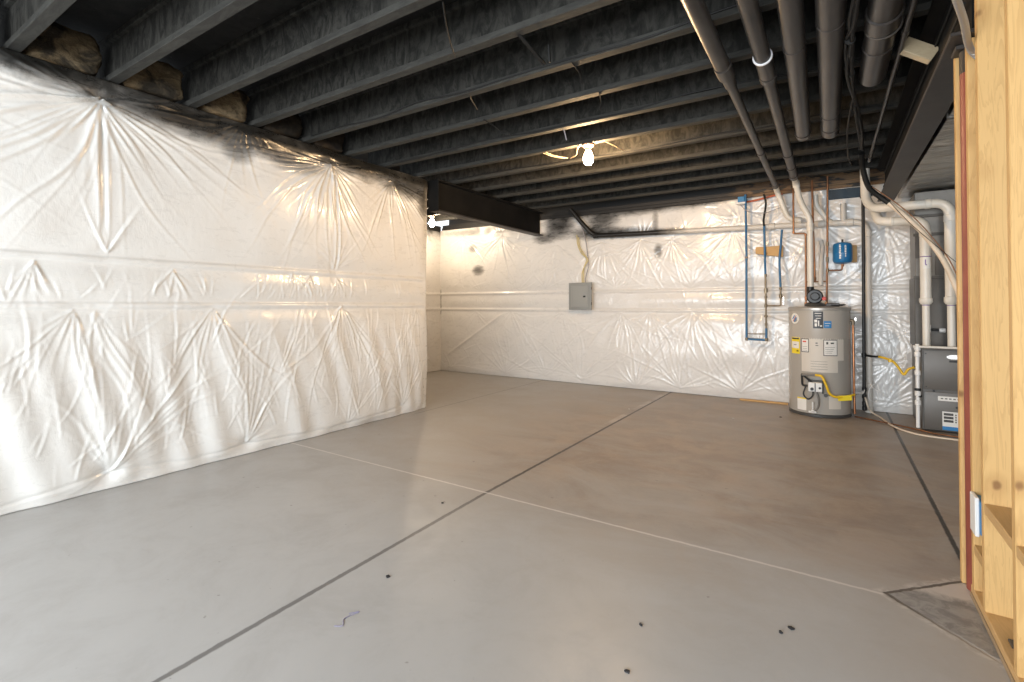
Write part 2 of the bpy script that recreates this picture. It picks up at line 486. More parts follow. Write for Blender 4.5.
def lathe(bm, prof, c=(0, 0, 0), seg=32):
    """profile of (radius, z) about the vertical axis through c"""
    rings = []
    for (r, z) in prof:
        if r < 1e-5: rings.append([bm.verts.new((c[0], c[1], c[2] + z))])
        else: rings.append([bm.verts.new((c[0] + r*math.cos(2*math.pi*k/seg), c[1] + r*math.sin(2*math.pi*k/seg), c[2] + z)) for k in range(seg)])
    for a, b in zip(rings[:-1], rings[1:]):
        for k in range(seg):
            k2 = (k+1) % seg
            if len(a) == 1 and len(b) == 1: continue
            if len(a) == 1: bm.faces.new((a[0], b[k2], b[k]))
            elif len(b) == 1: bm.faces.new((a[k], a[k2], b[0]))
            else: bm.faces.new((a[k], a[k2], b[k2], b[k]))
    for rg, fl in ((rings[0], True), (rings[-1], False)):
        if len(rg) > 1: bm.faces.new(rg[::-1] if fl else rg)
    return bm

def patch(bm, c, r, a0, a1, z0, z1, th=0.002, n=10):
    """curved label on a drum; angles in degrees, 0 faces -Y, + towards +X"""
    inn, out = [], []
    for z in (z0, z1):
        for k in range(n + 1):
            a = R(a0 + (a1 - a0) * k / n)
            for rr, lst in ((r, inn), (r + th, out)):
                lst.append(bm.verts.new((c[0] + rr*math.sin(a), c[1] - rr*math.cos(a), z)))
    N = n + 1
    for k in range(n):
        bm.faces.new((out[k], out[k+1], out[N+k+1], out[N+k]))
        bm.faces.new((inn[k], inn[N+k], inn[N+k+1], inn[k+1]))
        bm.faces.new((inn[k], inn[k+1], out[k+1], out[k]))
        bm.faces.new((inn[N+k], out[N+k], out[N+k+1], inn[N+k+1]))
    for k in (0, n): bm.faces.new((inn[k], out[k], out[N+k], inn[N+k]))
    return bm

# ------------------------------------------------------------------ the room shell
JZ = 2.71                                    # underside of the joists
JD = 0.302
struct(obj('floor', box(B(), -6.4, 2.5, -2.5, 7.3, -0.12, 0.0), 'floor', smooth=False))
struct(obj('ceiling', box(B(), -6.4, 2.5, -2.5, 7.3, JZ + JD, JZ + JD + 0.02), 'deck', smooth=False))
struct(obj('wall_left', box(B(), -4.33, -4.112, -2.3, 4.38, 0, 2.69), 'blackwall', smooth=False))
struct(obj('wall_back', box(B(), -6.4, 2.4, 7.03, 7.28, 0, 2.60), 'blackwall', smooth=False))
struct(obj('wall_far_left', box(B(), -6.4, -6.15, 4.1, 7.03, 0, 2.69), 'blackwall', smooth=False))
struct(obj('wall_alcove', box(B(), -6.4, -4.33, 4.1, 4.35, 0, 2.69), 'concrete', smooth=False))
struct(obj('wall_right', box(B(), 2.4, 2.5, -2.3, 7.28, 0, JZ), 'concrete', smooth=False))
bm = B()                                     # rear wall with a wide window opening behind the camera
box(bm, -4.33, 2.5, -2.5, -2.3, 0, 0.35); box(bm, -4.33, 2.5, -2.5, -2.3, 2.35, JZ)
box(bm, -4.33, -3.9, -2.5, -2.3, 0.35, 2.35); box(bm, 2.1, 2.5, -2.5, -2.3, 0.35, 2.35)
struct(obj('wall_front', bm, 'concrete', smooth=False))
struct(obj('trim_1', box(box(B(), -6.1, 2.4, 7.0, 7.25, 2.605, 2.648, .003), -6.1, 2.4, 7.02, 7.25, 2.652, 2.70, .003), 'sill', smooth=False))
struct(obj('trim_2', box(B(), -6.1, 2.4, 7.2, 7.26, 2.72, 3.0, .003), 'sill', smooth=False))

# ------------------------------------------------------------------ plastic-faced insulation blankets
def fold(H, S, T, s, t, th, L, amp, w0=0.006, w1=0.016, curl=0.0):
    """one crisp pleat leaving (s, t) in the direction th"""
    ds, dt = S - s, T - t
    j0, j1 = np.searchsorted(T[:, 0], (t - 1.9*L, t + 1.9*L)); i0, i1 = np.searchsorted(S[0], (s - 1.9*L, s + 1.9*L))
    if j1 - j0 < 2 or i1 - i0 < 2: return
    win = (slice(j0, j1), slice(i0, i1))
    d1, d2 = ds[win] + WARP_S[win], dt[win] + WARP_T[win]
    u = d1*math.cos(th) + d2*math.sin(th)
    v = -d1*math.sin(th) + d2*math.cos(th) + curl*u*u
    up = np.clip(u, 0, None)
    w = w0 + w1*np.minimum(up, .32)
    g = (1 - np.exp(-up/0.02)) * np.exp(-(up/L)**2.5)
    q = v/w
    H[win] += amp * g * (np.exp(-np.abs(q)**1.3) - 0.45*np.exp(-np.abs(q - 1.9)**1.5))

def fan(H, S, T, s, t, a0, a1, n, L, amp, w1=0.016, dent=0.03):
    w1 = min(w1, .05)*.40
    n = int(n*1.9)
    for i in range(n):
        th = R(a0 + (a1 - a0)*(i + rng.uniform(-.4, 1.4))/n)
        fold(H, S, T, s, t, th, L*rng.choice((.25, .35, .5, .65, .85, 1.15)), amp*rng.uniform(.25, 1.0)*.62, 0.005, w1*rng.uniform(.5, 1.5), rng.uniform(-.45, .45))
    H -= .28*dent*np.exp(-((S-s)**2 + (T-t)**2)/(0.07**2))

def warp(S, T):
    global WARP_S, WARP_T
    WARP_S = lumpy(S, T, (4, 14), .012); WARP_T = lumpy(S, T, (4, 14), .012)

def crease(H, S, T, s0, t0, s1, t1, w, amp):
    L = math.hypot(s1-s0, t1-t0); c, sn = (s1-s0)/L, (t1-t0)/L
    u = (S-s0)*c + (T-t0)*sn; v = -(S-s0)*sn + (T-t0)*c
    m = 1/(1+np.exp(-(u)/.02)) * 1/(1+np.exp(-(L-u)/.02))
    H += amp*m*np.exp(-(np.abs(v)/w)**1.4)

def lumpy(S, T, waves, amp):
    H = np.zeros_like(S)
    for _ in range(26):
        k = rng.uniform(*waves); a = rng.uniform(0, 6.28); ph = rng.uniform(0, 6.28)
        H += np.sin(k*(S*math.cos(a) + T*math.sin(a)) + ph)
    return H*amp/5

def battens(H, T, z, off, w=0.019, h=0.016):
    """a strap pulled tight across the blanket: flattens the fill beside it and stands a little proud"""
    near = np.exp(-((T - z)/0.10)**2)
    H *= (1 - 0.85*near)
    H += h/(1 + np.exp((np.abs(T - z) - w)/0.003))

def blanket(name, s, t, H, path, m, label):
    ns, nt = len(s), len(t)
    bx, by, nx, ny = path(s)
    h = H                                       # rows: t, cols: s
    X = bx[None, :] + nx[None, :]*h; Y = by[None, :] + ny[None, :]*h; Z = np.repeat(t[:, None], ns, 1)
    V = np.stack([X, Y, Z], -1).reshape(-1, 3)
    # close the sheet with its back so that it has the thickness of the batts
    Vb = np.stack([np.repeat((bx - nx*0.008)[None, :], 2, 0), np.repeat((by - ny*0.008)[None, :], 2, 0), np.repeat(np.array([t[0], t[-1]])[:, None], ns, 1)], -1).reshape(-1, 3)
    j, i = np.meshgrid(np.arange(nt-1), np.arange(ns-1), indexing='ij')
    a = (j*ns + i).ravel()
    F = np.stack([a, a+1, a+ns+1, a+ns], -1)
    n0 = ns*nt; i = np.arange(ns-1)
    lo = np.stack([i+1, i, n0+i, n0+i+1], -1)
    tp = (nt-1)*ns
    hi = np.stack([tp+i, tp+i+1, n0+ns+i+1, n0+ns+i], -1)
    F = np.concatenate([F, lo, hi]); V = np.concatenate([V, Vb])
    me = bpy.data.meshes.new(name)
    me.vertices.add(len(V)); me.vertices.foreach_set('co', V.ravel().astype(np.float32))
    me.loops.add(F.size); me.loops.foreach_set('vertex_index', F.ravel().astype(np.int32))
    me.polygons.add(len(F)); me.polygons.foreach_set('loop_start', (np.arange(len(F))*4).astype(np.int32))
    me.polygons.foreach_set('loop_total', np.full(len(F), 4, np.int32))
    me.polygons.foreach_set('use_smooth', np.ones(len(F), bool))
    me.update(calc_edges=True); me.validate()
    me.materials.append(m)
    o = bpy.data.objects.new(name, me); COL.objects.link(o)
    return tag(o, label, 'insulation')

# --- the long wall on the left
s = np.arange(-2.25, 4.424, 0.0085); t = np.linspace(0.004, 2.70, 320)
S, T = np.meshgrid(s, t); warp(S, T)
H = 0.035 + lumpy(S, T, (1.5, 5), 0.018) + lumpy(S, T, (8, 20), 0.003)
H += 0.03*np.exp(-((T-2.05)/0.35)**2) + 0.035*np.exp(-((T-0.55)/0.4)**2)
H += lumpy(S*1.0 + .25*T, T*.12, (14, 38), .010)/(1 + np.exp((T - .95)/.08))
battens(H, T, 1.215, 0); battens(H, T, 1.52, 0)
fan(H, S, T, 1.22, 2.57, -200, 20, 44, .75, .016, .045, .05)
fan(H, S, T, 1.22, 2.57, -30, 5, 9, 1.2, .014, .05, .0)
fan(H, S, T, 1.22, 2.57, 175, 210, 9, 1.2, .014, .05, .0)
fan(H, S, T, 2.98, 2.58, 178, 300, 34, .8, .016, .04, .05)
fan(H, S, T, 2.98, 2.58, -62, 10, 16, .55, .013, .04, .0)
fan(H, S, T, 3.80, 2.56, 190, 350, 26, .65, .015, .04, .04)
fan(H, S, T, 2.17, 2.68, 200, 340, 10, .5, .007, .05, .02)
fan(H, S, T, 0.2, 2.6, 190, 350, 18, .7, .013, .05, .04)
for ss, amp in ((1.235, .007), (1.265, -.006), (1.29, .006)): crease(H, S, T, ss, 1.72, ss - .03, 2.5, .008, amp)
fan(H, S, T, 1.28, 1.555, 48, 132, 7, .26, .016, .06, .02)
for ss, amp in ((3.06, .008), (3.085, -.008), (3.11, .007)): crease(H, S, T, ss, 1.56, ss - .05, 2.5, .009, amp)
fan(H, S, T, 3.09, 1.57, 10, 150, 9, .3, .009, .06, .02)
for (ss, a0, a1, n, L, am) in ((1.12, -150, -70, 9, .65, .010), (1.22, -100, -60, 4, .9, .010), (1.95, -135, -45, 11, .75, .010), (3.16, -140, -40, 15, .85, .010), (4.2, -130, -50, 6, .6, .008), (0.1, -140, -40, 9, .8, .009)):
    fan(H, S, T, ss, 1.195, a0, a1, n, L, am, .04, .03)
for (ss, tt, a0, a1, n, L, am) in ((1.31, .12, 36, 64, 5, .95, .013), (1.31, .12, 70, 125, 6, .6, .009), (1.31, .12, 5, 30, 3, .5, .007), (1.31, .12, 190, 215, 4, .5, .008),
        (2.22, .085, 45, 100, 9, .75, .010), (2.22, .085, 5, 35, 3, .4, .007), (2.22, .085, 150, 178, 3, .6, .007), (3.22, .05, 40, 120, 6, .5, .007), (3.95, .10, 50, 130, 9, .65, .009), (0.25, .1, 30, 150, 9, .8, .010)):
    fan(H, S, T, ss, tt, a0, a1, n, L, am, .04, .035)
crease(H, S, T, 1.31, .12, 1.78, .75, .011, .010)
for p in ((0.25, .10, .8, .055), (.8, .055, 1.31, .12), (1.31, .12, 1.8, .065), (1.8, .065, 2.22, .085), (2.22, .085, 3.0, .05), (3.0, .05, 3.95, .10)): crease(H, S, T, *p, .010, -.008)
for _ in range(330):
    a = R(rng.normal(80, 17)); fold(H, S, T, rng.uniform(-1.5, 4.3), rng.uniform(.1, 1.0), a, rng.uniform(.10, .42), rng.uniform(.0015, .0055), .006, .018, rng.uniform(-.8, .8))
for _ in range(110):
    a = R(rng.normal(90, 22)); fold(H, S, T, rng.uniform(-1.5, 4.35), rng.uniform(1.25, 1.33), a, rng.uniform(.05, .16), rng.uniform(.002, .007), .005, .03)
for (ss, a0, a1) in ((1.68, -140, -40), (2.62, -120, -20), (2.8, -150, -60), (3.1, -120, -30), (0.95, -130, -60)):
    fan(H, S, T, ss, 1.49, a0, a1, 9, .2, .010, .05, .015)
H *= 1 - 0.7*np.exp(-(T/0.05)**2)
H += 0.02*np.exp(-((T-2.62)/0.06)**2)*(1+np.sin(S*9)*.5)
H += (.018 + lumpy(S, T*0, (6, 25), .010))*np.exp(-(T/0.045)**2)
H = np.clip(H, 0.006, 0.14)
Rr = 0.05
def path_left(s):
    s1 = 4.345; bx = np.full_like(s, -4.055); by = s.copy(); nx = np.ones_like(s); ny = np.zeros_like(s)
    q = s > s1; arc = Rr*math.pi/2
    a = np.clip((s - s1)/arc, 0, 1)*math.pi/2
    nx = np.cos(a); ny = np.sin(a)
    bx = np.where(q, -4.105 + Rr*np.cos(a), bx); by = np.where(q, s1 + Rr*np.sin(a), by)
    ex = np.clip(s - s1 - arc, 0, None)
    return bx - ex, by, nx, ny
for cs in (4.345 + Rr*.8,): H *= 1 - .75*np.exp(-((S-cs)/.09)**2)
H = np.clip(H, 0.006, .14)
mL = plastic_material('white_vinyl_facing', 1, 2.69, [(0.75, 2.68, .8, .12, .9), (2.12, 2.46, .14, .11, .7), (2.1, 2.58, 1.1, .13, .9), (2.62, 2.48, .3, .10, .6),
    (3.35, 2.63, .5, .12, .9), (4.05, 2.56, .45, .17, .95), (4.27, 2.40, .12, .18, .8), (1.7, 2.60, .5, .08, .8), (3.0, 2.66, 1.6, .10, .9)], (1, 1.3, .8))
blanket('insulation_blanket', s, t, H, path_left, mL, 'white wrinkled plastic-faced insulation blanket on the long left wall nearest the camera')

# --- the back wall
s = np.arange(-6.12, 2.38, 0.0115); t = np.linspace(0.004, 2.60, 228)
S, T = np.meshgrid(s, t); warp(S, T)
H = 0.022 + lumpy(S, T, (1.5, 6), 0.012) + lumpy(S, T, (8, 22), 0.003)
H += 0.022*np.exp(-((T-1.85)/0.28)**2) + 0.022*np.exp(-((T-0.6)/0.35)**2)
battens(H, T, 1.14, 0); battens(H, T, 1.42, 0)
tops = [(-5.6, 2.42), (-4.75, 2.4), (-3.69, 2.18), (-2.92, 2.17), (-2.31, 2.16), (-1.86, 2.14), (-1.09, 2.2), (-.62, 2.16), (-.1, 2.2), (.55, 2.1), (1.2, 2.1)]
for (ss, tt) in tops:
    fan(H, S, T, ss, tt, -165, -15, 18, .75, .013, .04, .03)
    fan(H, S, T, ss, tt, 20, 160, 10, .25, .010, .04, .0)
for (ss, n) in ((-5.2, 9), (-4.4, 10), (-3.87, 9), (-3.3, 9), (-2.7, 10), (-1.62, 14), (-1.06, 12), (-.4, 12), (.45, 12)):
    fan(H, S, T, ss, 1.46, 15, 165, n, .4, .010, .04, .02)
for (ss, n, L) in ((-5.3, 10, .6), (-4.55, 10, .7), (-3.6, 12, .8), (-2.61, 16, .9), (-2.2, 12, .6), (-1.62, 18, .9), (-.75, 14, .6), (-.2, 12, .6), (.5, 16, .8)):
    fan(H, S, T, ss, 1.11, -160, -20, n, L, .011, .045, .02)
for (ss, n) in ((-5.9, 8), (-4.65, 13), (-3.9, 8), (-3.26, 12), (-2.4, 10), (-1.76, 16), (-1.0, 14), (-.5, 9), (.5, 14)):
    fan(H, S, T, ss, .06, 15, 165, n, .85, .012, .045, .02)
crease(H, S, T, -5.95, .3, -4.75, 1.05, .02, .014)
for _ in range(160):
    a = R(rng.normal(90, 28)); fold(H, S, T, rng.uniform(-6, .7), rng.uniform(.1, .9), a, rng.uniform(.1, .4), rng.uniform(.002, .006), .006, .02, rng.uniform(-.5, .5))
for _ in range(120):
    a = R(rng.normal(70, 40)); fold(H, S, T, rng.uniform(-6, .7), rng.uniform(1.5, 2.3), a, rng.uniform(.06, .25), rng.uniform(.002, .007), .005, .03, rng.uniform(-.5, .5))
for _ in range(90):
    a = R(rng.normal(90, 25)); fold(H, S, T, rng.uniform(-6, .7), rng.uniform(1.17, 1.25), a, rng.uniform(.05, .14), rng.uniform(.002, .006), .005, .03)
for _ in range(90):                           # the loose crackled sheet by the appliances and along the top
    fold(H, S, T, rng.uniform(-1.3, .75), rng.uniform(2.15, 2.55), rng.uniform(0, 6.28), rng.uniform(.06, .25), rng.uniform(.003, .009), .006, .05)
for (ss, tt) in ((.50, 1.80), (.47, 1.28), (.55, .56), (.66, .9), (.60, .12)):
    fan(H, S, T, ss, tt, 0, 360, 16, .38, .014, .05, .03)
for _ in range(50):
    fold(H, S, T, rng.uniform(.36, .75), rng.uniform(.2, 2.2), rng.uniform(0, 6.28), rng.uniform(.08, .3), rng.uniform(.003, .008), .008, .05)
H *= 1 - 0.6*np.exp(-(T/0.05)**2)
H = np.clip(H, 0.004, 0.082)
mB = plastic_material('white_vinyl_sheet', 0, 2.76, [(-3.62, 2.50, .30, .26, .95), (-3.0, 2.33, .45, .13, .97), (-2.5, 2.28, .5, .09, .95), (-1.95, 2.26, .35, .05, .8),
    (-2.5, 2.64, 1.5, .13, .95), (-1.4, 2.62, .5, .06, .7), (-2.9, 2.5, .3, .12, .9), (-5.24, 1.83, .14, .10, .8), (-5.37, 2.22, .10, .08, .6), (-2.06, 1.99, .07, .11, .8), (-5.0, 2.52, 1.1, .07, .6),
    (-2.1, 2.4, .05, .2, .6), (-3.9, 2.30, .25, .1, .8)], (1, 1, .8), (0.755, 0.735, 0.705))
blanket('insulation_blanket', s, t, H, lambda s: (s, np.full_like(s, 7.015), np.zeros_like(s), -np.ones_like(s)), mB,
        'shiny crinkled white plastic insulation blanket across the back wall behind the water heater')

# --- the wall at the far left, in the recess
s = np.arange(4.37, 7.005, 0.014); t = np.linspace(0.004, 2.58, 176)
S, T = np.meshgrid(s, t); warp(S, T)
H = 0.02 + lumpy(S, T, (1.5, 6), 0.012) + lumpy(S, T, (8, 22), 0.003)
battens(H, T, 1.14, 0); battens(H, T, 1.42, 0)
for ss in (4.8, 5.6, 6.4, 6.85):
    fan(H, S, T, ss, 2.4, -170, -10, 14, .6, .012, .04, .03); fan(H, S, T, ss, 1.1, -160, -20, 10, .7, .010, .05, .02); fan(H, S, T, ss, .08, 20, 160, 9, .7, .011, .05, .02)
H = np.clip(H, 0.004, 0.07)
mF = plastic_material('white_vinyl_recess', 1, 2.62, [(5.6, 2.56, 1.3, .06, .6)], (1, 1, .8), (0.80, 0.77, 0.73))
blanket('insulation_blanket', s, t, H, lambda s: (np.full_like(s, -6.13), s, np.ones_like(s), np.zeros_like(s)), mF,
        'narrow glimpse of white plastic insulation on the recess wall beyond the left wall corner')

# ------------------------------------------------------------------ floor joists
ORD = ['first', 'second', 'third', 'fourth', 'fifth', 'sixth', 'seventh', 'eighth', 'ninth', 'tenth', 'eleventh', 'twelfth', 'thirteenth']
XR = 2.38
def joist(y, x0, label):
    o = thing('floor_joist', label, 'joist', (x0, y, JZ), 'black sprayed floor joists')
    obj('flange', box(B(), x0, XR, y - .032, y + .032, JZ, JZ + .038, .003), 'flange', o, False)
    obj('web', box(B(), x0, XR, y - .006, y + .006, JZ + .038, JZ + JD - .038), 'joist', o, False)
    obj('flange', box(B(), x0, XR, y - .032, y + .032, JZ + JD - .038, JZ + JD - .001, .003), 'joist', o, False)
    return o
def dup(o, loc, label=None, group=None):
    r = o.copy(); COL.objects.link(r); r.location = loc
    if label: r['label'] = label
    if group: r['group'] = group
    for ch in list(o.children):
        c = ch.copy(); COL.objects.link(c); c.parent = r
        for g in ch.children:
            d = g.copy(); COL.objects.link(d); d.parent = c
    return r
JY = [0.818 + 0.484*k for k in range(13)]
JL = ['black floor joist at the upper left corner, nearest the camera'] + \
     ['black floor joist, %s counting back from the upper left corner' % ORD[k] for k in range(1, 13)]
JL[7] = 'black floor joist that carries the lit bare bulb'
JL[12] = 'last black floor joist, closest to the back wall'
JL[11] = 'second to last black floor joist, carrying the bulb over the recess'
near = far_ = None
for k in range(13):
    if JY[k] < 4.3:
        near = near or joist(JY[k], -4.32, JL[k])
        if k: dup(near, (-4.32, JY[k], JZ), JL[k])
    else:
        if far_ is None: far_ = joist(JY[k], -6.3, JL[k])
        else: dup(far_, (-6.3, JY[k], JZ), JL[k])

# fibreglass pushed into the joist bays over the left wall
def batt(y0, y1, label, seed, m='fibre'):
    rr = random.Random(seed)
    bm = B(); bmesh.ops.create_cube(bm, size=1)
    bmesh.ops.subdivide_edges(bm, edges=bm.edges[:], cuts=9, use_grid_fill=True)
    from mathutils import noise
    off = Vector((seed*3.1, seed*1.7, 0))
    for v in bm.verts:
        p = v.co*2
        q = p.copy(); n = (abs(p.x)**5 + abs(p.y)**5 + abs(p.z)**5)**.2
        q = p/n
        f = 1 + .16*noise.noise(q*1.6 + off) + .07*noise.noise(q*4.5 + off)
        q *= f
        v.co = Vector((-4.14 + q.x*.14, (y0+y1)/2 + q.y*(y1-y0)*.44, 2.84 + q.z*.135))
    lo = -4.14
    for v in bm.verts: v.co.z = max(v.co.z, 2.706)
    o = obj('insulation_batt', bm, m, base=(lo, (y0+y1)/2, 2.706))
    return tag(o, label, 'insulation', 'fibreglass batts over the left wall')
BL = ['brown fibreglass batt at the extreme upper left, before the first joist', 'largest brown fibreglass batt over the left wall, between first and second joists',
      'brown fibreglass batt over the left wall, between second and third joists', 'brown fibreglass batt over the left wall, between third and fourth joists',
      'dark fibreglass batt over the left wall, between fourth and fifth joists', 'dark fibreglass batt over the left wall, between fifth and sixth joists',
      'dark fibreglass batt over the left wall, between sixth and seventh joists', 'dark fibreglass batt over the left wall, nearest its far corner']
for k in range(6):
    y1 = JY[k]; batt(y1 - .484 + .03, y1 - .03, BL[k], k + 2, 'fibre' if k < 4 else 'fibreblack')

# ------------------------------------------------------------------ steel beams
def ibeam(name, xc, y0, y1, z0, z1, fw, m, label):
    o = thing(name, label, 'beam', (xc, y0, z0))
    obj('flange', box(B(), xc - fw/2, xc + fw/2, y0, y1, z0, z0 + .016, .003), 'steel', o, False)
    obj('web', box(B(), xc - .006, xc + .006, y0, y1, z0 + .016, z1 - .016), m, o, False)
    obj('flange', box(B(), xc - fw/2, xc + fw/2, y0, y1, z1 - .016, z1, .003), m, o, False)
    return o
ibeam('steel_beam', 0.495, 2.70, 6.62, 2.335, JZ - .002, .145, 'steel_dark', 'long black steel beam on the right, resting on the red column')
lb = ibeam('steel_beam', -3.96, 4.412, 6.93, 2.335, JZ - .002, .14, 'steel_dark', 'black steel beam at left running from the left wall corner to the back wall')

obj('end_plate', box(B(), -4.06, -3.89, 4.404, 4.412, 2.335, JZ - .002, .002), 'steel_dark', lb, False)

# ------------------------------------------------------------------ pipes and ducts under the joists
def ring(bm, p, d, r, L, seg=24): 
    d = Vector(d).normalized(); p = Vector(p)
    return cyl(bm, p - d*L/2, p + d*L/2, r, seg, min(.006, L*.2))

o = thing('drain_pipe', 'leftmost black-painted plastic drain pipe under the joists, turning white at the wall', 'pipe', (-.545, 1.6, 2.655))
obj('pipe', cyl(B(), (-.54, 1.5, 2.655), (-.54, 3.20, 2.655), .0445, 28), 'blackpipe', o)
obj('coupling', cyl(cyl(B(), (-.54, 3.14, 2.655), (-.54, 3.30, 2.655), .051, 28, .006), (-.54, 3.28, 2.655), (-.542, 3.46, 2.655), .037, 24, .006), 'blackpipe', o)
obj('pipe', tube(B(), [(-.542, 3.44, 2.655), (-.555, 6.70, 2.645)], .030, 22), 'blackpipe', o)
obj('coupling', ring(ring(B(), (-.547, 5.15, 2.65), (0, 1, 0), .036, .07), (-.555, 6.60, 2.645), (0, 1, -.1), .037, .11), 'blackpipe', o)
obj('pipe', tube(B(), fillet([(-.555, 6.65, 2.645), (-.55, 6.80, 2.60), (-.44, 6.86, 2.27), (-.30, 6.87, 2.24)], .07), .031, 20), 'pvc', o, label='white lower end of the pipe')

o = thing('vent_pipe', 'black-painted vent pipe with a white ring, dropping white to the water heater', 'pipe', (-.335, 1.5, 2.655))
obj('pipe', cyl(B(), (-.325, 1.5, 2.655), (-.325, 3.16, 2.655), .0445, 28), 'blackpipe', o)
obj('ring', ring(B(), (-.325, 3.165, 2.655), (0, 1, 0), .053, .016), 'whitering', o, label='thin white ring')
obj('coupling', cyl(cyl(B(), (-.325, 3.17, 2.655), (-.325, 3.42, 2.655), .047, 28, .006), (-.325, 3.42, 2.655), (-.326, 3.50, 2.655), .05, 28, .006), 'blackpipe', o)
obj('pipe', tube(B(), [(-.326, 3.48, 2.655), (-.345, 6.30, 2.645)], .038, 22), 'blackpipe', o)
obj('coupling', ring(ring(ring(B(), (-.34, 5.35, 2.65), (0, 1, 0), .045, .09), (-.343, 5.85, 2.648), (0, 1, 0), .045, .07), (-.345, 6.25, 2.645), (0, 1, 0), .045, .12), 'blackpipe', o)
obj('pipe', tube(B(), fillet([(-.345, 6.28, 2.645), (-.34, 6.52, 2.635), (-.30, 6.62, 2.42), (-.205, 6.66, 2.22), (-.205, 6.66, 1.42)], .08), .031, 20), 'pvc', o, label='white lower run of the pipe')
obj('elbow', ring(ring(B(), (-.205, 6.66, 2.12), (0, 0, 1), .037, .10), (-.335, 6.53, 2.61), (.1, .5, -1), .037, .08), 'pvc', o)

def duct(x, y0, y1, r, zc, rings, label):
    o = thing('round_duct', label, 'duct', (x, y0, zc))
    dx = -.055 if r < .06 else -.012
    obj('duct_pipe', cyl(B(), (x, y0, zc), (x + dx, y1 + r, zc), r, 30, .006), 'duct', o)
    for yy, rr, L in rings:
        obj('seam_ring', ring(B(), (x + dx*(yy-y0)/(y1-y0), yy, zc), (0, 1, 0), r + rr, L, 30), 'duct', o)
    return o
duct(-.135, 1.5, 4.73, .055, 2.648, [(4.70, .005, .03), (3.1, .003, .012)], 'wide black round duct beside the ringed vent pipe')
duct(0.012, 1.5, 4.72, .064, 2.64, [(4.62, .005, .02), (4.30, .003, .012), (2.9, .003, .012)], 'slim black round duct left of the cable bundle')
o = duct(.232, 1.5, 3.68, .070, 2.635, [(3.0, .008, .14), (3.3, .004, .02)], 'short black round duct with a bright collar, right of the cable bundle')
obj('collar', ring(B(), (.228, 3.08, 2.635), (0, 1, 0), .081, .012, 30), 'galvdark', o, label='bare metal collar edge')

o = thing('cable_bundle', 'bundle of black cables strapped together under the joists', 'cable', (.1, 2.3, 2.62))
def wob(pts, a, seed):
    r = random.Random(seed); return smoothpath([(p[0]+r.uniform(-a, a), p[1], p[2]+r.uniform(-a, a)) for p in pts], 6)
run = [(.12, 1.6, 2.63), (.115, 2.4, 2.61), (.098, 2.87, 2.60), (.09, 3.14, 2.60), (.10, 3.52, 2.60), (.145, 4.19, 2.60), (.20, 4.75, 2.60), (.225, 5.2, 2.62), (.235, 5.6, 2.655)]
for k in range(5): obj('cable', tube(B(), wob(run, .017, k), .0095, 8), 'wire', o)
obj('cable', tube(B(), smoothpath([(.13, 3.9, 2.59), (.11, 4.5, 2.55), (.13, 5.2, 2.52), (.17, 5.7, 2.56), (.19, 5.95, 2.64)], 8), .006, 8), 'wire', o)
for yy, xx in ((2.6, .108), (3.1, .091), (3.55, .102), (4.1, .138), (4.8, .203)):
    obj('cable_tie', ring(B(), (xx, yy, 2.602), (0, 1, 0), .026, .008, 12), 'wire', o)

o = thing('conduit', 'thin straight black conduit between the short duct and the steel beam', 'conduit', (.33, 1.5, 2.62))
obj('pipe', tube(B(), [(.335, 1.5, 2.62), (.315, 5.9, 2.62)], .0145, 12), 'duct', o)
obj('coupling', ring(ring(B(), (.316, 5.75, 2.62), (0, 1, 0), .019, .05, 14), (.327, 3.2, 2.62), (0, 1, 0), .019, .05, 14), 'duct', o)
for x_, r_ in ((.471, .006), (.480, .005)):
    tag(obj('cable', tube(B(), [(x_, 2.72, 2.47 + (x_-.471)*16), (x_ - .003, 3.5, 2.462 + (x_-.471)*16), (x_, 5.2, 2.466 + (x_-.471)*16), (x_ - .004, 6.5, 2.47 + (x_-.471)*16)], r_, 8), 'wire', base=(x_, 2.72, 2.47)),
        'lower thin black cable strung along the steel beam' if r_ > .0055 else 'upper thin black cable strung along the steel beam', 'cable')

tag(obj('wood_block', obox(B(), (.405, 3.44, 2.605), (.165, .04, .085), (R(-12), R(34), R(8)), .003), 'blockend', base=(.40, 3.44, 2.6)),
    'short unpainted wood block wedged under the joists beside the steel beam', 'wood block')
tag(obj('flexible_conduit', tube(B(), smoothpath([(.30, 2.0, 2.42), (.36, 2.24, 2.315), (.42, 2.44, 2.275), (.475, 2.655, 2.25), (.535, 2.68, 2.15), (.55, 2.685, 1.9)], 8), .0125, 12), 'flex', base=(.3, 2.0, 2.42)),
    'shiny flexible metal conduit at the top right, entering the stud wall', 'conduit')

# refrigerant line set
o = thing('line_set', 'insulated pipe sleeve slanting across the white pipes, black above and cream below', 'pipe', (.2, 5.6, 2.62))
LS = smoothpath([(.25, 5.74, 2.665), (.26, 5.86, 2.56), (.31, 5.95, 2.38), (.40, 6.0, 2.28), (.50, 6.0, 2.18), (.65, 6.0, 2.0), (.76, 6.0, 1.84), (.87, 6.0, 1.63), (.95, 6.0, 1.40), (.99, 6.0, 1.26), (1.06, 6.02, 1.02), (1.16, 6.1, .92)], 8)
ci = 30
obj('sleeve', tube(B(), LS[:ci+1], .024, 14), 'wire', o, label='black upper length')
obj('sleeve', tube(B(), LS[ci:], .023, 14), 'sleeve', o, label='cream lower length')
obj('copper_line', tube(B(), smoothpath([(.34, 5.955, 2.375), (.53, 5.955, 2.19), (.68, 5.955, 2.01), (.79, 5.955, 1.84), (.90, 5.955, 1.64), (.98, 5.955, 1.41), (1.03, 5.955, 1.24), (1.09, 5.97, 1.05)], 8), .005, 8), 'copperdark', o)
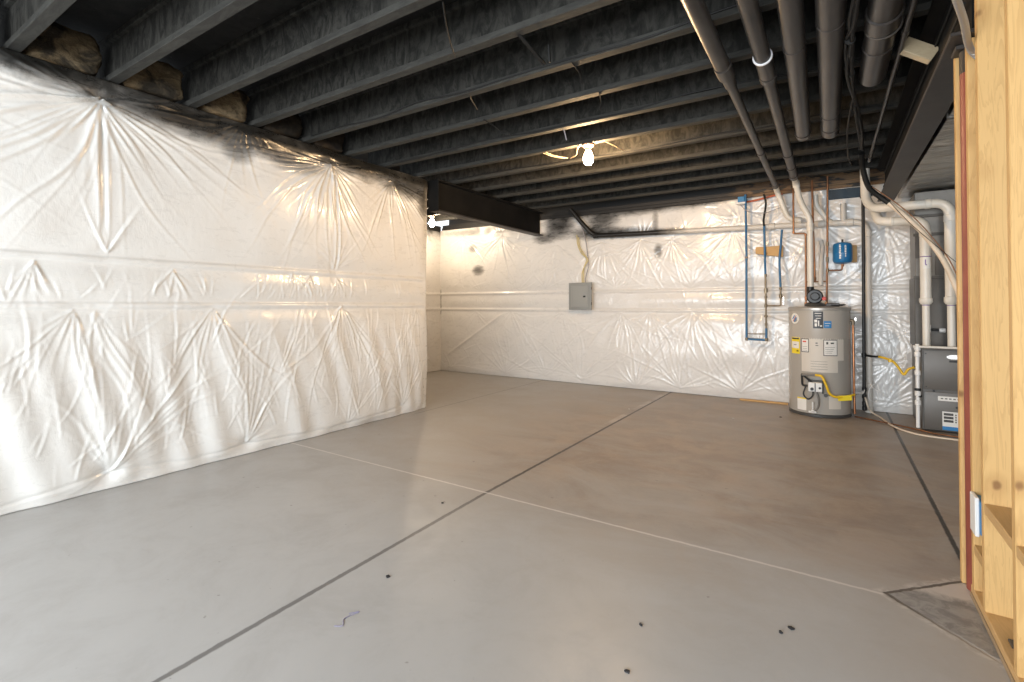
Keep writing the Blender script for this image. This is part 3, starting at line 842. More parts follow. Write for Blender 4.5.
tag(obj('thermostat_wire', tube(B(), smoothpath([(.42, 6.0, 2.31), (.6, 5.93, 2.02), (.78, 5.93, 1.80), (.90, 5.93, 1.66), (1.02, 5.93, 1.5), (1.1, 5.95, 1.2)], 8), .003, 6), 'blackiron', base=(.42, 6.0, 2.3)),
    'thin dark wire looping beside the cream pipe sleeve', 'wire')

# ------------------------------------------------------------------ light bulbs
def bulb(x, y, label, m):
    o = thing('light_bulb', label, 'light', (x, y, JZ), 'bare bulbs in ceiling lampholders')
    obj('lampholder', lathe(B(), [(0, 0), (.055, 0), (.056, -.012), (.04, -.03), (.028, -.04), (.026, -.058), (0, -.058)], (x, y, JZ - .001), 28), 'porcelain', o)
    obj('glass_bulb', lathe(B(), [(.0, -.052), (.020, -.056), (.026, -.07), (.040, -.10), (.046, -.13), (.042, -.16), (.025, -.183), (0, -.19)], (x, y, JZ - .006), 24), m, o)
    return o
bulb(-1.885, JY[7], 'bright bare light bulb under a joist near the middle of the ceiling', 'bulb')
bulb(-5.57, JY[11], 'bare light bulb over the recess, just right of the left wall corner', 'bulbdim')

# cut wires and straps hanging off the joists
def stub(pts, r, m, label, name='cut_wire'):
    tag(obj(name, tube(B(), smoothpath(pts, 6), r, 8), m, base=pts[0]), label, 'wire')
stub([(-1.60, 1.84, 2.716), (-1.66, 1.93, 2.68), (-1.74, 2.06, 2.66), (-1.82, 2.20, 2.655)], .004, 'wire', 'black cut wire dangling near the top edge between the third and fourth joists')
stub([(-2.15, 2.76, 2.712), (-2.18, 2.83, 2.70), (-2.20, 2.92, 2.67)], .004, 'wire', 'short black wire end hanging from the fifth joist')
stub([(-2.34, 3.18, 2.712), (-2.30, 3.26, 2.68), (-2.27, 3.34, 2.64), (-2.22, 3.38, 2.62)], .004, 'wire', 'pale-tipped wire dangling from the sixth joist')
stub([(-1.33, 2.72, 2.712), (-1.34, 2.85, 2.70), (-1.36, 2.94, 2.665)], .0045, 'wire', 'black wire loop hanging right of the V-shaped strap')
stub([(-1.36, 3.22, 2.712), (-1.39, 3.33, 2.69), (-1.43, 3.40, 2.66)], .004, 'wire', 'black wire end beside the bright joist above the bulb')
stub([(-1.90, 3.74, 2.712), (-1.90, 3.77, 2.67), (-1.895, 3.78, 2.63)], .005, 'greycable', 'stubby pale wire hanging straight down above the bulb')
stub([(-1.72, 4.20, 2.708), (-1.66, 4.25, 2.675), (-1.62, 4.32, 2.65), (-1.60, 4.38, 2.65)], .0045, 'cutcable', 'pale cut cable curling to the right of the lit bulb')
stub([(-1.94, 4.16, 2.708), (-2.0, 4.22, 2.69), (-2.05, 4.3, 2.665), (-2.14, 4.36, 2.66)], .0045, 'cutcable', 'pale cut cable curling to the left of the lit bulb')
for dx in (0, .03):
    stub([(-2.36 + dx, 4.20, 2.708), (-2.31 + dx, 4.29, 2.69), (-2.22 + dx, 4.40, 2.68)],   .005, 'cutcable',
         'left one of two yellowish cable ends left of the bulb' if dx == 0 else 'right one of two yellowish cable ends left of the bulb')
bm = B(); obox(bm, (-1.43, 2.40, 2.685), (.022, .30, .010), (R(-14), 0, R(-4)), .001); obox(bm, (-1.375, 2.52, 2.69), (.012, .012, .10), (R(6), 0, 0), .001)
tag(obj('hanging_strap', bm, 'wire', base=(-1.42, 2.4, 2.71)), 'black V-shaped metal strap hanging from the fourth joist', 'strap')
# cables stapled along the joists
def along(y, x0, x1, z, label, seed):
    r = random.Random(seed); n = 10
    pts = [(x0 + (x1-x0)*k/n, y + r.uniform(-.003, .003), z + r.uniform(-.02, .02)) for k in range(n+1)]
    tag(obj('cable', tube(B(), smoothpath(pts, 5), .006, 8), 'wire', base=pts[0]), label, 'cable')
along(JY[4] - .040, -3.9, .4, 2.732, 'black cable sagging along the side of the fifth joist', 3)
along(JY[6] - .040, -3.9, .4, 2.735, 'black cable along the side of the seventh joist', 4)
along(JY[8] - .040, -3.8, .4, 2.735, 'black cable along the joist behind the lit bulb', 5)

# ------------------------------------------------------------------ electrical panel
o = thing('electrical_panel', 'grey electrical panel with a closed door on the back wall', 'electrical panel', (-3.22, 6.94, 1.144))
obj('cabinet', box(B(), -3.385, -3.055, 6.885, 6.945, 1.15, 1.55, .004), 'panelgrey', o, False)
obj('cover', box(B(), -3.41, -3.03, 6.872, 6.886, 1.144, 1.56, .004), 'panelgrey', o, False)
d_ = obj('door', box(B(), -3.37, -3.085, 6.862, 6.873, 1.185, 1.515, .004), 'panelshade', o, False)
obj('latch', box(B(), -3.165, -3.125, 6.856, 6.863, 1.335, 1.36, .002), 'black', d_, False, label='small black latch')
obj('hinge', box(box(B(), -3.036, -3.026, 6.862, 6.875, 1.45, 1.49, .002), -3.036, -3.026, 6.862, 6.875, 1.22, 1.26, .002), 'darkgrey', o, False)
for k, (pts, m, l) in enumerate([
    ([(-3.30, 6.93, 2.30), (-3.28, 6.92, 2.15), (-3.22, 6.915, 2.02), (-3.13, 6.915, 1.92), (-3.17, 6.915, 1.80), (-3.18, 6.915, 1.68), (-3.175, 6.915, 1.552)], 'romex', 'yellow cable bent down to the top of the electrical panel'),
    ([(-3.27, 6.93, 2.26), (-3.24, 6.905, 2.12), (-3.16, 6.90, 1.99), (-3.10, 6.90, 1.90), (-3.15, 6.90, 1.82), (-3.205, 6.915, 1.70), (-3.20, 6.915, 1.552)], 'romex', 'second yellow cable crossing the first above the electrical panel'),
    ([(-3.24, 6.93, 2.5), (-3.19, 6.925, 2.34), (-3.14, 6.92, 2.18), (-3.115, 6.92, 1.98), (-3.10, 6.92, 1.82), (-3.14, 6.915, 1.66), (-3.15, 6.915, 1.552)], 'greycable', 'grey cable running from the ceiling to the electrical panel')]):
    tag(obj('cable', tube(B(), smoothpath(pts, 8), .0085 if m == 'romex' else .007, 10), m, base=pts[-1]), l, 'cable')

# ------------------------------------------------------------------ white drain along the back wall
o = thing('drain_pipe', 'white drain pipe along the back wall that bends down beside the black gas pipe', 'pipe', (.345, 6.9, 0))
obj('pipe', tube(B(), fillet([(-3.36, 6.83, 2.69), (-3.16, 6.86, 2.44), (-3.0, 6.895, 2.26), (.345, 6.895, 2.17), (.345, 6.895, 0.002)], .13, 8), .034, 20), 'fadepipe', o)
for p, d in (((-2.97, 6.895, 2.26), (1, 0, 0)), ((-.62, 6.895, 2.196), (1, 0, 0)), ((-.10, 6.895, 2.18), (1, 0, 0)), ((.18, 6.895, 2.174), (1, 0, 0)), ((.345, 6.895, 2.03), (0, 0, 1)), ((.345, 6.895, .30), (0, 0, 1)), ((.345, 6.895, .04), (0, 0, 1))):
    obj('coupling', ring(B(), p, d, .041, .075), 'fadepipe', o)
obj('branch', tube(B(), fillet([(-.155, 6.83, 2.52), (-.15, 6.84, 2.40), (-.04, 6.87, 2.22), (0.02, 6.895, 2.178)], .08), .030, 18), 'pvc', o)
obj('branch', tube(B(), [(.12, 6.895, 2.18), (.12, 6.895, 2.40)], .030, 18), 'pvcgrey', o)
tag(obj('vent_tube', tube(B(), fillet([(-.105, 6.80, 1.97), (-.085, 6.79, 1.90), (-.10, 6.74, 1.75), (-.105, 6.70, 1.44)], .06), .024, 16), 'pvcgrey', base=(-.11, 6.7, 1.44)),
    'short pale plastic tube rising from the water heater between copper pipes', 'pipe')

# ------------------------------------------------------------------ blue PEX manifold
o = thing('water_line', 'blue water pipe at left, dropping down the back wall to a short crossbar', 'pipe', (-.9, 6.847, .78))
obj('pipe', tube(B(), fillet([(-.91, 6.847, 2.62), (-.903, 6.847, 1.9), (-.908, 6.847, .79), (-.685, 6.847, .785), (-.685, 6.847, .93)], .02), .0135, 12), 'pexblue', o)
obj('crossbar', cyl(B(), (-.905, 6.847, .855), (-.688, 6.847, .86), .006, 10), 'brass', o)
obj('fitting', ring(ring(ring(B(), (-.906, 6.847, .79), (0, 0, 1), .019, .04, 14), (-.685, 6.847, .79), (0, 0, 1), .019, .04, 14), (-.903, 6.847, 1.82), (0, 0, 1), .017, .025, 14), 'brass', o)
o = thing('water_line', 'middle blue water pipe with brass valves, in front of a wood strip', 'pipe', (-.69, 6.847, .9))
obj('pipe', tube(B(), smoothpath([(-.70, 6.847, 2.6), (-.68, 6.847, 2.50), (-.685, 6.847, 2.42), (-.705, 6.847, 2.28), (-.70, 6.847, 2.2)], 6), .012, 12), 'wire', o, label='black-painted top end')
obj('pipe', tube(B(), [(-.70, 6.847, 2.2), (-.69, 6.847, 1.6)], .0135, 12), 'pexblue', o)
obj('riser', tube(B(), [(-.69, 6.847, 1.6), (-.685, 6.847, .92)], .011, 12), 'brass', o)
bm = B()
for zz, rr, L in ((1.585, .016, .04), (1.40, .022, .055), (1.32, .016, .03), (1.21, .018, .04), (1.08, .02, .03), (.98, .016, .04)): ring(bm, (-.687, 6.847, zz), (0, 0, 1), rr, L, 14)
obj('fitting', bm, 'brass', o)
obj('valve_handle', box(B(), -.70, -.675, 6.815, 6.83, 1.36, 1.43, .003), 'brass', o, False)
obj('branch', tube(B(), fillet([(-.687, 6.847, 1.21), (-.525, 6.847, 1.21), (-.525, 6.847, 1.30)], .02), .009, 12), 'brass', o)
o = thing('water_line', 'short blue water pipe nearest the water heater, ending in a brass valve', 'pipe', (-.525, 6.847, 1.3))
obj('pipe', tube(B(), smoothpath([(-.505, 6.847, 2.14), (-.52, 6.847, 1.95), (-.535, 6.847, 1.75), (-.526, 6.847, 1.44)], 6), .0125, 12), 'pexblue', o)
obj('valve', ring(ring(cyl(B(), (-.525, 6.847, 1.44), (-.525, 6.847, 1.29), .011, 12), (-.525, 6.847, 1.42), (0, 0, 1), .017, .03, 14), (-.525, 6.847, 1.33), (0, 0, 1), .019, .05, 14), 'brass', o)
obj('valve_handle', box(B(), -.50, -.488, 6.825, 6.865, 1.22, 1.32, .003), 'chrome', o, False)
bm = B()
vs = [bm.verts.new(p) for p in ((-.80, 0, 1.945), (-.80, 0, 1.865), (-.66, 0, 1.835), (-.50, 0, 1.81), (-.50, 0, 1.95), (-.60, 0, 1.945))]
f = bm.faces.new(vs); r = bmesh.ops.extrude_face_region(bm, geom=[f])
for v in bm.verts: v.co.y = 6.93
for v in r['geom']:
    if isinstance(v, bmesh.types.BMVert): v.co.y = 6.862
tag(obj('wood_strip', bm, 'board', smooth=False, base=(-.65, 6.915, 1.81)), 'short raw wood strip on the back wall behind the blue pipes', 'wood strip')
tag(obj('wood_batten', box(B(), -1.0, -.46, 6.895, 6.930, .0, .022, .002), 'board', smooth=False, base=(-.7, 6.91, 0)), 'raw wood strip on the floor along the back wall, left of the water heater', 'wood strip')
tag(obj('red_water_line', tube(B(), smoothpath([(-1.0, 6.97, 2.545), (-.8, 6.93, 2.55), (-.62, 6.92, 2.58), (-.5, 6.92, 2.59)], 6), .0125, 12), 'pexred', base=(-1.0, 6.97, 2.54)),
    'orange-red water pipe along the top of the back wall by the blue pipes', 'pipe')
o = thing('junction_box', 'small blue box with a white lower edge hanging at the top of the back wall', 'junction box', (-.97, 6.85, 2.5))
obj('box', box(B(), -1.0, -.92, 6.84, 6.90, 2.53, 2.60, .004), 'boxblue', o, False)
obj('cover', box(B(), -1.015, -.91, 6.83, 6.90, 2.505, 2.528, .003), 'white', o, False)
tag(obj('thin_cable', tube(B(), smoothpath([(-.97, 6.87, 2.50), (-.88, 6.825, 2.40), (-.70, 6.82, 2.36), (-.58, 6.825, 2.39), (-.5, 6.86, 2.42)], 8), .004, 6), 'greycable', base=(-.97, 6.87, 2.5)),
    'thin dark cable swagged across the tops of the blue pipes', 'cable')
tag(obj('sill_membrane', box(B(), -.02, .40, 6.955, 6.985, 2.47, 2.585, .004), 'navy', smooth=False, base=(.19, 6.97, 2.47)),
    'dark blue strip at the top of the back wall above the blue tank', 'membrane')

# ------------------------------------------------------------------ copper at the water heater
o = thing('copper_pipe', 'copper pipe with a sideways jog, leftmost over the water heater', 'pipe', (-.25, 6.7, 1.25))
obj('pipe', tube(B(), fillet([(-.375, 6.72, 2.69), (-.375, 6.72, 2.065), (-.252, 6.72, 2.06), (-.252, 6.69, 1.23)], .022), .0105, 12), 'copperdark', o)
obj('fitting', ring(ring(ring(B(), (-.375, 6.72, 2.08), (0, 0, 1), .014, .03, 12), (-.252, 6.72, 2.04), (0, 0, 1), .014, .03, 12), (-.252, 6.69, 1.30), (0, 0, 1), .015, .05, 12), 'copper', o)
o = thing('copper_pipe', 'bright copper pipe directly behind the white vent over the water heater', 'pipe', (-.17, 6.74, 1.3))
obj('pipe', tube(B(), [(-.185, 6.76, 2.68), (-.18, 6.76, 2.2), (-.165, 6.76, 1.50)], .0115, 12), 'copper', o)
obj('crossbar', cyl(B(), (-.25, 6.74, 1.49), (-.05, 6.74, 1.49), .008, 12), 'copperdark', o)
obj('fitting', ring(ring(B(), (-.166, 6.755, 1.52), (0, 0, 1), .016, .05, 12), (-.18, 6.76, 2.15), (0, 0, 1), .015, .04, 12), 'copperdark', o)
o = thing('copper_pipe', 'copper pipe that feeds the blue tank, rightmost over the water heater', 'pipe', (-.04, 6.7, 1.25))
obj('pipe', tube(B(), [(-.03, 6.72, 2.70), (-.038, 6.72, 1.9), (-.05, 6.70, 1.23)], .0105, 12), 'copperdark', o)
obj('branch', tube(B(), fillet([(-.042, 6.715, 1.615), (.10, 6.735, 1.615), (.10, 6.735, 1.67)], .02), .009, 12), 'copperdark', o)
obj('fitting', ring(ring(ring(B(), (-.04, 6.715, 1.615), (0, 0, 1), .015, .05, 12), (-.038, 6.72, 1.92), (0, 0, 1), .014, .05, 12), (-.041, 6.713, 1.74), (0, 0, 1), .015, .06, 12), 'brass', o)
o = thing('expansion_tank', 'small blue expansion tank with white lettering on the back wall', 'tank', (.105, 6.75, 1.66))
obj('shell', lathe(B(), [(0, 1.685), (.05, 1.688), (.082, 1.70), (.094, 1.725), (.095, 1.80), (.0965, 1.805), (.095, 1.81), (.094, 1.89), (.085, 1.915), (.05, 1.93), (0, 1.932)], (.105, 6.745, 0), 36), 'tankblue', o)
obj('valve_stem', cyl(B(), (.105, 6.745, 1.93), (.105, 6.745, 1.965), .010, 12, .002), 'blackiron', o)
obj('nipple', cyl(B(), (.105, 6.745, 1.655), (.105, 6.745, 1.69), .014, 12, .002), 'copperdark', o)
bm = B(); lr = random.Random(5)
for a, z0, z1 in ((-14, 1.74, 1.90), (17, 1.76, 1.89)):
    z = z0
    while z < z1:
        L = lr.uniform(.008, .022); patch(bm, (.105, 6.745), .0955, a - lr.uniform(3, 6), a + lr.uniform(3, 6), z, min(z + L, z1), .001, 3); z += L + .006
obj('lettering', bm, 'white', o, False)
tag(obj('wood_block', box(B(), .185, .245, 6.87, 6.93, 1.71, 1.905, .003), 'board', smooth=False, base=(.215, 6.9, 1.71)), 'raw wood block on the back wall just right of the blue tank', 'wood block')

# ------------------------------------------------------------------ water heater
HX, HY, HR = -.128, 6.60, .298
o = thing('water_heater', 'tall grey gas water heater standing against the back wall', 'water heater', (HX, HY, 0))
obj('tank', lathe(B(), [(0, .03), (HR - .012, .03), (HR - .003, .036), (HR, .05), (HR, .845), (HR + .0015, .848), (HR + .0015, .856), (HR, .86), (HR, 1.165), (0, 1.165)], (HX, HY, 0), 72), 'tank', o)
obj('lid', lathe(B(), [(0, 1.16), (HR + .006, 1.16), (HR + .008, 1.168), (HR + .006, 1.186), (HR - .01, 1.197), (HR - .06, 1.203), (0, 1.206)], (HX, HY, 0), 72), 'tanktop', o)
obj('base_ring', lathe(B(), [(0, 0), (HR - .004, 0), (HR + .004, .004), (HR + .004, .03), (HR - .01, .036), (0, .036)], (HX, HY, 0), 72), 'darkgrey', o)
bl = obj('vent_blower', lathe(B(), [(0, 1.205), (.10, 1.205), (.105, 1.215), (.095, 1.235), (.06, 1.25), (0, 1.25)], (HX - .035, HY - .01, 0), 32), 'darkgrey', o)
bm = B(); cyl(bm, (HX - .035, HY - .10, 1.315), (HX - .035, HY - .015, 1.315), .082, 28, .012); box(bm, HX - .075, HX + .01, HY - .09, HY - .03, 1.24, 1.31, .008)
obj('fan_housing', bm, 'black', bl)
obj('motor', cyl(B(), (HX - .03, HY - .155, 1.315), (HX - .03, HY - .095, 1.315), .045, 24, .008), 'black', bl)
obj('outlet', tube(B(), fillet([(HX - .08, HY + .0, 1.33), (HX - .08, HY + .06, 1.35), (HX - .08, HY + .06, 1.43)], .04), .038, 20), 'black', bl)
obj('sensor', cyl(B(), (HX + .055, HY - .12, 1.29), (HX + .055, HY - .08, 1.29), .022, 16, .004), 'red', bl)
obj('nipple', cyl(cyl(B(), (HX - .127, HY + .09, 1.20), (HX - .127, HY + .09, 1.25), .015, 14, .002), HX * Vector((1, 0, 0)) + Vector((.075, HY + .10, 1.20)), HX * Vector((1, 0, 0)) + Vector((.075, HY + .10, 1.25)), .015, 14, .002), 'copper', o)
obj('junction_cover', box(B(), HX + .07, HX + .20, HY - .15, HY - .05, 1.202, 1.24, .008), 'darkgrey', o, False)
obj('power_cord', tube(B(), smoothpath([(HX + .09, HY - .1, 1.225), (HX + .15, HY - .17, 1.215), (HX + .22, HY - .13, 1.215), (HX + .25, HY - .02, 1.225), (HX + .18, HY + .06, 1.22)], 8), .006, 8), 'black', o)
C_ = (HX, HY)
def lab(name, a0, a1, z0, z1, m, parent=None, k=0, label=None):
    return obj(name, patch(B(), C_, HR + .0002 + .001*k, a0, a1, z0, z1, .0012, max(3, int(abs(a1-a0)/4))), m, parent or o, False, label)
# round trade mark sticker: oval with slanted red and blue bars
bm = B(); ring_ = []; 
def onr(a, z, r): return (HX + r*math.sin(R(a)), HY - r*math.cos(R(a)), z)
def oval(bm, a, z, ra, rz, r0, th, n=24):
    lo = [bm.verts.new(onr(a + ra*math.cos(6.2832*k/n), z + rz*math.sin(6.2832*k/n), r0)) for k in range(n)]
    hi = [bm.verts.new(onr(a + ra*math.cos(6.2832*k/n), z + rz*math.sin(6.2832*k/n), r0 + th)) for k in range(n)]
    for k in range(n): bm.faces.new((lo[k], lo[(k+1) % n], hi[(k+1) % n], hi[k]))
    bm.faces.new(hi); return bm
def slant(bm, a, z, da, dz, wa, r0, th=.001):
    p = [onr(a - da - wa, z - dz, r0), onr(a - da + wa, z - dz, r0), onr(a + da + wa, z + dz, r0), onr(a + da - wa, z + dz, r0)]
    q = [onr(a - da - wa, z - dz, r0 + th), onr(a - da + wa, z - dz, r0 + th), onr(a + da + wa, z + dz, r0 + th), onr(a + da - wa, z + dz, r0 + th)]
    P = [bm.verts.new(v) for v in p]; Q = [bm.verts.new(v) for v in q]
    bm.faces.new(Q)
    for k in range(4): bm.faces.new((P[k], P[(k+1) % 4], Q[(k+1) % 4], Q[k]))
    return bm
st = obj('logo_sticker', oval(B(), -49, 1.068, 11.5, .06, HR, .0025), 'paperwhite', o, False, 'white oval sticker with red and blue slanted bars')
bm = B(); slant(bm, -52, 1.080, 3.2, .022, 1.6, HR + .003); slant(bm, -46.5, 1.055, 3.2, .024, 1.6, HR + .003)
obj('logo_bar', bm, 'blue', st, False)
obj('logo_bar', slant(B(), -49.2, 1.068, 4.6, .034, .7, HR + .003), 'red', st, False)
bk = lab('brand_label', -9, 9, .965, 1.15, 'black')
bm = B()
for a0, a1, z0, z1 in ((-6, 6, 1.125, 1.132), (-5, 6, 1.098, 1.104), (-6.5, -1.5, 1.03, 1.06), (-6, -2, .985, 1.02), (0, 2, .99, 1.05), (3.5, 7, .985, 1.0), (-4, 5, 1.072, 1.078)): patch(bm, C_, HR + .0015, a0, a1, z0, z1, .001, 4)
obj('lettering', bm, 'paperwhite', bk, False)
lb = lab('blue_label', 10, 24, .97, 1.045, 'blue', None, 1)
bm = B(); patch(bm, C_, HR + .0025, 12, 22, 1.018, 1.024, .001, 4); patch(bm, C_, HR + .0025, 12, 20, .992, .997, .001, 4)
obj('lettering', bm, 'paperwhite', lb, False)
ye = lab('energy_label', -60, -36, .675, .86, 'yellow')
obj('label_panel', patch(B(), C_, HR + .0015, -58, -38, .735, .81, .001, 5), 'paperwhite', ye, False)
bm = B(); patch(bm, C_, HR + .0015, -58, -38, .835, .85, .001, 5); patch(bm, C_, HR + .0015, -44, -39, .70, .712, .001, 3); patch(bm, C_, HR + .0028, -52, -44, .77, .776, .001, 3)
obj('lettering', bm, 'black', ye, False)
pp = lab('instruction_label', -32, 50, .62, .855, 'paper')
lab('instruction_label', -32, 36, .49, .625, 'paper')
for a0, a1, z0, z1 in ((-32, -17, .70, .85), (9, 35, .67, .845)):
    fr = lab('warning_label', a0, a1, z0, z1, 'darkgrey', None, 2)
    obj('label_panel', patch(B(), C_, HR + .0034, a0 + 1.2, a1 - 1.2, z0 + .008, z1 - .008, .001, 6), 'paperwhite', fr, False)
bm = B()
patch(bm, C_, HR + .0046, 14, 17.5, .795, .82, .001, 3); patch(bm, C_, HR + .0046, 22, 28, .80, .815, .001, 3)
for k in range(4): patch(bm, C_, HR + .0046, 12, 30 - 2*k, .76 - .02*k, .763 - .02*k, .001, 4)
for k in range(3): patch(bm, C_, HR + .0046, -29, -20, .76 - .02*k, .763 - .02*k, .001, 3)
patch(bm, C_, HR + .0015, -5, -1, .80, .81, .001, 3); patch(bm, C_, HR + .0015, -5, 0, .775, .783, .001, 3)
for k in range(4): patch(bm, C_, HR + .0015, -14, 16, .605 - .028*k, .6075 - .028*k, .001, 5)
obj('fine_print', bm, 'darkgrey', pp, False)
bm = B(); patch(bm, C_, HR + .0046, -29, -22, .81, .825, .001, 3); obj('warning_mark', bm, 'red', pp, False)
lw = lab('rating_label', -43, -23, .06, .195, 'paperwhite'); obj('stripe', patch(B(), C_, HR + .0015, -43, -23, .182, .195, .001, 4), 'yellow', lw, False)
lab('rating_label', 18, 42, .10, .24, 'paper')
# gas valve, burner line and drain valve
gv = obj('gas_valve', box(B(), HX - .095, HX + .035, HY - HR - .075, HY - HR - .0, .285, .385, .008), 'white', o, False, 'white gas control valve')
bm = B(); cyl(bm, (HX - .06, HY - HR - .088, .315), (HX - .06, HY - HR - .072, .315), .016, 16, .002); cyl(bm, (HX + .012, HY - HR - .088, .33), (HX + .012, HY - HR - .072, .33), .012, 16, .002); box(bm, HX - .035, HX - .026, HY - HR - .08, HY - HR - .07, .29, .38)
box(bm, HX + .03, HX + .045, HY - HR - .07, HY - HR - .01, .27, .40, .003)
obj('knob', bm, 'black', gv, True)
obj('bracket', box(B(), HX - .10, HX + .05, HY - HR - .03, HY - HR + .01, .385, .405, .004), 'darkgrey', gv, False)
obj('burner_pipe', tube(B(), fillet([(HX - .06, HY - HR - .04, .38), (HX - .15, HY - HR - .04, .46), (HX - .155, HY - HR - .035, .46), (HX - .15, HY - HR - .03, .34), (HX - .10, HY - HR - .035, .34)], .02), .011, 10), 'blackiron', o)
obj('burner_pipe', tube(B(), [(HX - .155, HY - HR - .04, .455), (HX - .03, HY - HR - .055, .465)], .013, 12), 'galv', o)
obj('wire_loop', tube(B(), smoothpath([(HX - .12, HY - HR - .04, .33), (HX - .14, HY - HR - .05, .25), (HX - .10, HY - HR - .05, .20), (HX - .06, HY - HR - .045, .23), (HX - .05, HY - HR - .04, .29)], 8), .008, 10), 'black', o)
bm = B(); tube(bm, smoothpath([(HX - .02, HY - HR - .03, .29), (HX + .0, HY - HR - .035, .20), (HX - .005, HY - HR - .03, .12), (HX - .04, HY - HR - .03, .06)], 8), .009, 10)
obj('burner_tube', bm, 'galv', o)
bm = B(); cyl(bm, (HX - .055, HY - HR - .06, .075), (HX - .055, HY - HR + .005, .075), .016, 14, .003); box(bm, HX - .095, HX - .02, HY - HR - .06, HY - HR - .045, .055, .075, .004); cyl(bm, (HX - .055, HY - HR - .035, .05), (HX - .055, HY - HR - .035, .17), .008, 10)
obj('drain_valve', bm, 'white', o)
bm = B(); cyl(bm, (HX + .065, HY - HR - .012, .245), (HX + .065, HY - HR + .03, .245), .018, 14, .003); cyl(bm, (HX + .10, HY - HR - .004, .25), (HX + .10, HY - HR + .03, .25), .010, 12, .002)
obj('port', bm, 'darkgrey', o)
o = thing('gas_hose', 'yellow flexible gas hose with a tag, curving off the front of the water heater', 'hose', (HX, HY - HR, .25))
obj('hose', tube(B(), smoothpath([(HX - .03, HY - HR - .055, .465), (HX + .03, HY - HR - .07, .455), (HX + .065, HY - HR - .075, .38), (HX + .10, HY - HR - .07, .28), (HX + .16, HY - HR - .05, .245), (HX + .24, HY - HR + .0, .25), (HX + .32, HY - HR + .09, .265)], 8), .0125, 12), 'gasyellow', o)
obj('tag', obox(B(), (HX + .235, HY - HR - .02, .238), (.13, .012, .055), (0, R(-6), R(18)), .003), 'yellow', o, False)
obj('connector', tube(B(), [(HX + .315, HY - HR + .085, .265), (HX + .40, HY - HR + .24, .27), (.29, 6.70, .28)], .010, 12), 'chrome', o)
o = thing('relief_pipe', 'orange copper discharge pipe running down beside the water heater', 'pipe', (.195, 6.58, .03))
obj('pipe', tube(B(), [(.192, 6.575, 1.03), (.196, 6.575, .30), (.20, 6.575, .03)], .0115, 12), 'copper', o)
obj('valve', tube(B(), fillet([(.13, 6.575, 1.05), (.192, 6.575, 1.05), (.192, 6.575, 1.00)], .015), .016, 12), 'brass', o)
obj('lever', box(B(), .205, .222, 6.55, 6.575, 1.045, 1.085, .003), 'chrome', o, False)

# black gas pipe and yellow furnace gas line
o = thing('gas_pipe', 'vertical black iron gas pipe between the water heater and the silver plastic', 'pipe', (.295, 6.76, .05))
obj('pipe', cyl(B(), (.303, 6.76, 2.69), (.293, 6.76, .06), .0165, 16), 'blackiron', o)
bm = B()
for zz in (2.44, .66, .28, .20, .12, .07): ring(bm, (.295, 6.76, zz), (0, 0, 1), .023, .05, 14)
obj('fitting', bm, 'blackiron', o)
obj('branch', tube(B(), [(.295, 6.76, .66), (.36, 6.66, .66), (.43, 6.57, .665)], .012, 12), 'blackiron', o)
o = thing('gas_hose', 'yellow flexible gas hose sagging from the black pipe to the furnace', 'hose', (.42, 6.5, .6))
obj('hose', tube(B(), smoothpath([(.42, 6.58, .665), (.47, 6.53, .655), (.53, 6.49, .63), (.58, 6.47, .56), (.615, 6.46, .505), (.65, 6.45, .56), (.70, 6.45, .585)], 8), .012, 12), 'gasyellow', o)
obj('end_fitting', tube(B(), [(.70, 6.45, .585), (.735, 6.45, .588)], .011, 12), 'blackiron', o)
obj('valve', box(B(), .49, .52, 6.47, 6.52, .62, .66, .004), 'gasyellow', o, False)

# ------------------------------------------------------------------ furnace
FX0, FX1, FY0, FY1 = .728, 1.26, 6.20, 6.90
o = thing('furnace', 'dark grey furnace cabinet at right, half hidden by the stud wall', 'furnace', (.99, 6.55, 0))
obj('cabinet', box(B(), FX0, FX1, FY0 + .012, FY1, .012, .795, .006), 'furnace', o, False)
d1 = obj('upper_door', box(B(), FX0 + .012, FX1 - .012, FY0 - .004, FY0 + .014, .405, .785, .006, 2), 'furnace', o)
d2 = obj('lower_door', box(B(), FX0 + .012, FX1 - .012, FY0 - .004, FY0 + .014, .02, .385, .006, 2), 'furnace', o)
def ovalflat(bm, x, z, rx, rz, y0, y1, n=24):
    a = [bm.verts.new((x + rx*math.cos(6.2832*k/n), y0, z + rz*math.sin(6.2832*k/n))) for k in range(n)]
    b = [bm.verts.new((x + rx*math.cos(6.2832*k/n), y1, z + rz*math.sin(6.2832*k/n))) for k in range(n)]
    for k in range(n): bm.faces.new((a[k], a[(k+1) % n], b[(k+1) % n], b[k]))
    bm.faces.new(b); return bm
bd = obj('badge', ovalflat(B(), .965, .725, .055, .022, FY0 - .004, FY0 - .009), 'chrome', d1, False, 'silver oval badge')
obj('handle', box(B(), .93, .995, FY0 - .009, FY0 - .003, .675, .692, .003), 'black', d1, False)
ls = obj('label_strip', box(B(), .845, 1.14, FY0 - .0055, FY0 - .003, .305, .348), 'paperwhite', d2, False)
bm = B()
for k in range(9): box(bm, .865 + .03*k, .883 + .03*k, FY0 - .0065, FY0 - .005, .322, .332)
obj('fine_print', bm, 'darkgrey', ls, False)
dl = obj('wiring_label', box(B(), .875, 1.14, FY0 - .0055, FY0 - .003, .03, .205), 'paperwhite', d2, False)
bm = B()
for r_ in range(3):
    box(bm, .885, .955, FY0 - .0065, FY0 - .005, .105 + .032*r_, .128 + .032*r_); box(bm, 1.0, 1.10, FY0 - .0065, FY0 - .005, .105 + .032*r_, .128 + .032*r_)
for k in range(4): box(bm, .967, .978, FY0 - .0065, FY0 - .005, .105 + .022*k, .118 + .022*k)
obj('fine_print', bm, 'darkgrey', dl, False)
